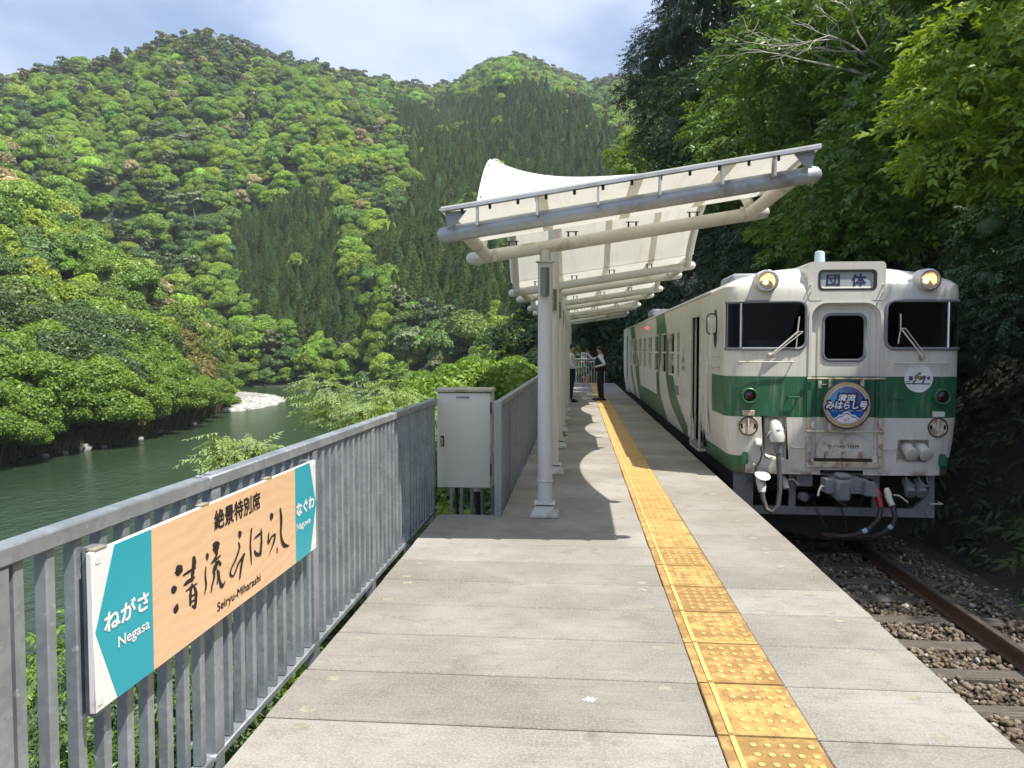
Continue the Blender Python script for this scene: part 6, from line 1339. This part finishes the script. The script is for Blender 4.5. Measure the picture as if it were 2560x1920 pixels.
# bare pale tree leaning out over the track
bt = thing('bare_tree', (8.7, 20.6, 1.9), 'leafless pale grey tree spreading branches above the canopy roof end', 'tree')
def branches(mb, p, d, l, r, depth, rg):
    q = p + d*l; m = (p+q)/2 + Vector((rg.uniform(-.06, .06), rg.uniform(-.06, .06), rg.uniform(-.04, .08)))*l
    mb.tube([p, m, q], [r, r*.8, r*.62], 6 if depth > 2 else 4, caps=False)
    if depth:
        for k in range(rg.choice((2, 2, 3))):
            e = Vector((rg.gauss(0, .55), rg.gauss(0, .5), rg.gauss(.08, .38))); nd = (d + e).normalized(); branches(mb, q if k else m.lerp(q, .6), nd, l*rg.uniform(.58, .82), r*.60, depth-1, rg)
rg_ = random.Random(12); mb = MB(); mb.tube([(8.7, 20.6, 1.9), (8.5, 20.5, 5.0), (8.15, 20.2, 8.0)], [.11, .09, .07], 8, caps=False); obj('trunk', mb, 'bare_bark', bt)
mb = MB()
for d, l in (((-.55, -.1, .8), 1.5), ((-.95, -.2, .28), 1.7), ((-.25, .1, .95), 1.5), ((-.75, .2, .6), 1.5), ((-.9, -.5, .45), 1.6)): branches(mb, Vector((8.15, 20.2, 8.0)), Vector(d).normalized(), l, .050, 4, rg_)
obj('branches', mb, 'bare_bark', bt)['kind'] = 'stuff'

# undergrowth on the foot of the slope
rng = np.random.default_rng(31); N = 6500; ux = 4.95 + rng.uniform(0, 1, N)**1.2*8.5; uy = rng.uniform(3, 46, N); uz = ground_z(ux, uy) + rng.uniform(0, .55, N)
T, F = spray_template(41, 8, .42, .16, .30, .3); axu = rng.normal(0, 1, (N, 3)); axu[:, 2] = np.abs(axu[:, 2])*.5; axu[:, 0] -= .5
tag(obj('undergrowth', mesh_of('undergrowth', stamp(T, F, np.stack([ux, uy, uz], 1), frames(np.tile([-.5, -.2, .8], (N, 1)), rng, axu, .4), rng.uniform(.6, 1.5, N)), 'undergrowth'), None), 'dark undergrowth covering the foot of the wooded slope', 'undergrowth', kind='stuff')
sk_ = thing('wooden_stake', (4.95, 8.5, -1.2), 'pale wooden stake leaning at the right edge beside the track', 'stake'); obj('stake', MB().cbox(4.93, 4.97, 8.48, 8.52, -1.3, -.62, .004), 'mortar', sk_)

# pale-leaved saplings just outside the fence
for i, (x, y, z, R, n, lab) in enumerate(((-4.15, 14.4, .40, 1.0, 210, 'large sapling with pale feathery leaves behind the sunlit fence'), (-4.75, 10.3, .20, .42, 56, 'small sapling with pale feathery leaves rising over the fence rail'), (-3.05, 14.8, .15, .75, 80, 'pale feathery sapling close left of the cream cabinet'))):
    t = thing('sapling', (x, y, float(ground_z(x, y))-.2), lab, 'sapling'); gz = float(ground_z(x, y))-.2
    lob = [((R*.8*cos(a), R*.8*sin(a)*.8, R*(.25*sin(a*2.3)+.35*k)), (R*.42, R*.42, R*.20)) for k in (-.5, .4, 1.1) for a in np.arange(0, 6.2, 1.25)]
    v, f = crown_sprays(200+i, lob, n*2, T_PINN, .9, 1.1, .2, -.1, lift=.35); o = bpy.data.objects.new('crown', mesh_of('crown', (v, f), 'leaf_variegated')); COL.objects.link(o); o.parent = t; o.location = (0, 0, z-gz); o['kind'] = 'stuff'
    mb = MB(); top = Vector((0, 0, z-gz))
    mb.tube([(0, 0, 0), (.1, .05, top.z*.5), top], [.05, .04, .03], 6, caps=False)
    for c, r in lob: mb.tube([top*.8, (top*.8+Vector(c)+top)/2+Vector((0,0,.1)), Vector(c)+top], [.022, .016, .006], 4, caps=False)
    m_ = mb.mesh('stem', 60); m_.materials.append(MATS['twig']); s = bpy.data.objects.new('stem', m_); COL.objects.link(s); s.parent = t

# shrubs on the near bank
BUSH = [mesh_of('foliage', crown_sprays(301+i, dome_lobes(np.random.default_rng(310+i), 13, 1.25, 1.5, .24), 620, T_FINE, .8, .9, .4, -.3), m) for i, m in enumerate(('leaf_bank', 'leaf_bank', 'leaf_mid', 'leaf_bankdark'))]
STEM = MB()
for a in np.arange(0, 6.2, .8): STEM.tube([(0, 0, -.4), (.25*cos(a), .25*sin(a), .4), (.7*cos(a), .7*sin(a), 1.0)], [.04, .028, .012], 5, caps=False)
STEM = STEM.mesh('stems', 60); STEM.materials.append(MATS['twig'])
def bush(x, y, s, v, label, group, zt=None, sz=1.0, base=None):
    z = float(ground_z(x, y)) if base is None else base
    t = thing('shrub', (x, y, z), label, 'shrub', group); o = bpy.data.objects.new('foliage', BUSH[v % 4]); COL.objects.link(o); o.parent = t; o.scale = (s, s, s*sz); o.rotation_euler = (0, 0, v*1.3); o['kind'] = 'stuff'
    q = bpy.data.objects.new('stems', STEM); COL.objects.link(q); q.parent = t; q.scale = (s, s, s*sz); return t
rb = random.Random(33)
def bankshrub(x, y, top, i, label, group):
    gz = float(ground_z(x, y)) - .2; s = (top-gz)/1.02; t = thing('shrub', (x, y, gz), label, 'shrub', group); w = min(1.25, max(.6, 3.6/s))
    for nm, me in (('stems', BT), ('foliage', BANK[(0, 1, 3, 0, 1, 2)[i % 6]])):
        o = bpy.data.objects.new(nm, me); COL.objects.link(o); o.parent = t; o.scale = (s*w, s*w, s)
        if nm == 'foliage': o.rotation_euler = (0, 0, i*.9); o['kind'] = 'stuff'
def near_bank_shrubs():
    i = 0
    for y in np.concatenate([np.arange(16, 40, 2.6), np.arange(40, 90, 4.5)]):
        for f in (.035, .085, .14, .20, .262):
            yy = y + rb.uniform(-1, 1); x = max(-f*yy, float(shore_x(yy))+1.5) + rb.uniform(-.3, .3)
            if x > -1.9: continue
            top = 1.575 + yy*(-.012 + .010*rb.uniform(-1, 1) - (.055 if f > .25 else .02 if f > .18 else 0)); bankshrub(x, yy, top, i, 'leafy green shrub on the near river bank beyond the cabinet', 'shrubs on the near river bank'); i += 1
for i, (x, y, s) in enumerate(((-2.5, 3.9, .5), (-2.7, 4.7, .6), (-2.5, 5.6, .55), (-3.3, 6.0, .7), (-2.7, 6.8, .6), (-2.3, 7.9, .7), (-3.4, 8.4, .8), (-1.9, 9.2, .7), (-2.8, 10.4, .9), (-2.0, 11.8, .9), (-1.8, 14, 1.1))):
    bush(x, y, s, i+2, 'low leafy shrub growing under the fence at the platform edge', 'shrubs under the fence', base=(-1.55 if y < 5 else -1.75) if y < 7.5 else -1.6)

# trees along the far bank
BANK = []
for i, m in enumerate(('leaf_bank', 'leaf_bank', 'leaf_bankdark', 'leaf_bank', 'leaf_ochre', 'leaf_bankdark')):
    BANK.append(mesh_of('crown', crown_cards(401+i, dome_lobes(np.random.default_rng(410+i), 34, .5, .95, .125), 12000, .0165, True, .65, -.45), m))
BT = MB(); BT.tube([(0, 0, -.1), (.01, .01, .25), (0, 0, .55)], [.03, .024, .012], 6, caps=False)
for a in np.arange(0, 6.2, 1.05): BT.tube([(0, 0, .2), (.15*cos(a), .15*sin(a), .38), (.32*cos(a), .32*sin(a), .5)], [.013, .009, .004], 4, caps=False)
BT = BT.mesh('trunk', 60); BT.materials.append(MATS['bark'])
near_bank_shrubs()
number_labels([o for o in COL.objects if o.get('group') == 'shrubs on the near river bank'], lambda o: (o.location.x+1.15)**2 + (o.location.y-7.9)**2, '%s nearest bank shrub to the cream cabinet beyond the fence')
number_labels([o for o in COL.objects if o.get('group') == 'shrubs under the fence'], lambda o: o.location.y, 'low leafy shrub below the fence, %s from the camera')
def banktree(az, r, s, v, label, group, dz_=0.0):
    z = float(spur_z(np.array([az]), np.array([r]))[0]) + dz_
    t = thing('bank_tree', (r*sin(radians(az)), r*cos(radians(az)), z), label, 'tree', group)
    for nm, me in (('trunk', BT), ('crown', BANK[v % 6])):
        o = bpy.data.objects.new(nm, me); COL.objects.link(o); o.parent = t; o.scale = (s*1.15, s*1.15, s)
        if nm == 'crown': o.rotation_euler = (0, 0, v*.77); o['kind'] = 'stuff'
    return t
rb = random.Random(44); v = 0
for row, (off, n_) in enumerate(((1.5, 24), (7, 22), (13, 20), (20, 18))):
    for k in range(n_):
        az = -41 + 15.2*(k + rb.uniform(.1, .9))/n_; r = float(tab(SHORE, az)) + off + rb.uniform(-1.8, 1.8)
        s = (rb.uniform(4.6, 9.0) + row*.8)*(1 if az < -28.5 else .72); vv = rb.choice((0, 1, 3, 0, 1, 3, 2, 5, 4)) if row < 3 else rb.choice((0, 2, 4, 4, 5, 1)); banktree(az, r, s, vv, ('leafy tree at the water edge of the far bank' if row == 0 else 'leafy tree set back on the far river bank'), 'trees at the water edge of the far bank' if row == 0 else 'trees behind the far river bank')
for g_, tx in (('trees at the water edge of the far bank', '%s tree from the left at the water edge of the far bank'), ('trees behind the far river bank', '%s tree from the left standing back on the far river bank')):
    number_labels([o for o in COL.objects if o.get('group') == g_], lambda o: math.atan2(o.location.x, o.location.y), tx)
for g_, tx in (('sunlit trees at the far wood edge', '%s tallest sunlit green tree at the far left edge of the wood'),): number_labels([o for o in COL.objects if o.get('group') == g_], lambda o: -o.children[1].location.z, tx)
number_labels([o for o in COL.objects if o.get('group') == 'dark trees beyond the platform end'], lambda o: o.location.x, '%s dark tree from the left closing the view beyond the platform end')
rng = np.random.default_rng(51); N = 2600; az = rng.uniform(-41, -25.4, N); rr = tab(SHORE, az) + rng.uniform(-.8, 2.5, N); gz_ = spur_z(az, rr)
TG = (np.array([(-.03,0,0),(.03,0,0),(.02,.12,.7),(.0,.35,1.1)]), np.array([(0,1,2,3)])); axg = rng.normal(0, 1, (N, 3)); axg[:, 2] = 0
tag(obj('reeds', mesh_of('reeds', stamp(TG[0]*np.array([2.2, 1, 1]), TG[1], np.stack([rr*np.sin(np.radians(az)), rr*np.cos(np.radians(az)), gz_], 1), frames(np.tile([0, 0, 1.], (N, 1)), rng, axg, .25), rng.uniform(.5, 1.7, N)), 'grass_dry'), None), 'dry reeds and grass along the far waterline', 'reeds', kind='stuff')

# ------------------------------------------------------------------ thin valley haze
hz = bpy.data.materials.new('haze'); hz.use_nodes = True; ht = hz.node_tree; ht.nodes.clear()
ho = ht.nodes.new('ShaderNodeOutputMaterial'); hv = ht.nodes.new('ShaderNodeVolumePrincipled'); hv.inputs['Density'].default_value = 0.00024; hv.inputs['Color'].default_value = (.86, .92, 1.0, 1); hv.inputs['Anisotropy'].default_value = 0.2
ht.links.new(hv.outputs[0], ho.inputs['Volume'])
hb = MB().box(-700, 420, -60, 900, -11.0, 290.0).mesh('haze', None); hb.materials.append(hz); ho_ = bpy.data.objects.new('haze', hb); COL.objects.link(ho_); tag(ho_, 'thin pale haze filling the valley', 'haze', kind='stuff')
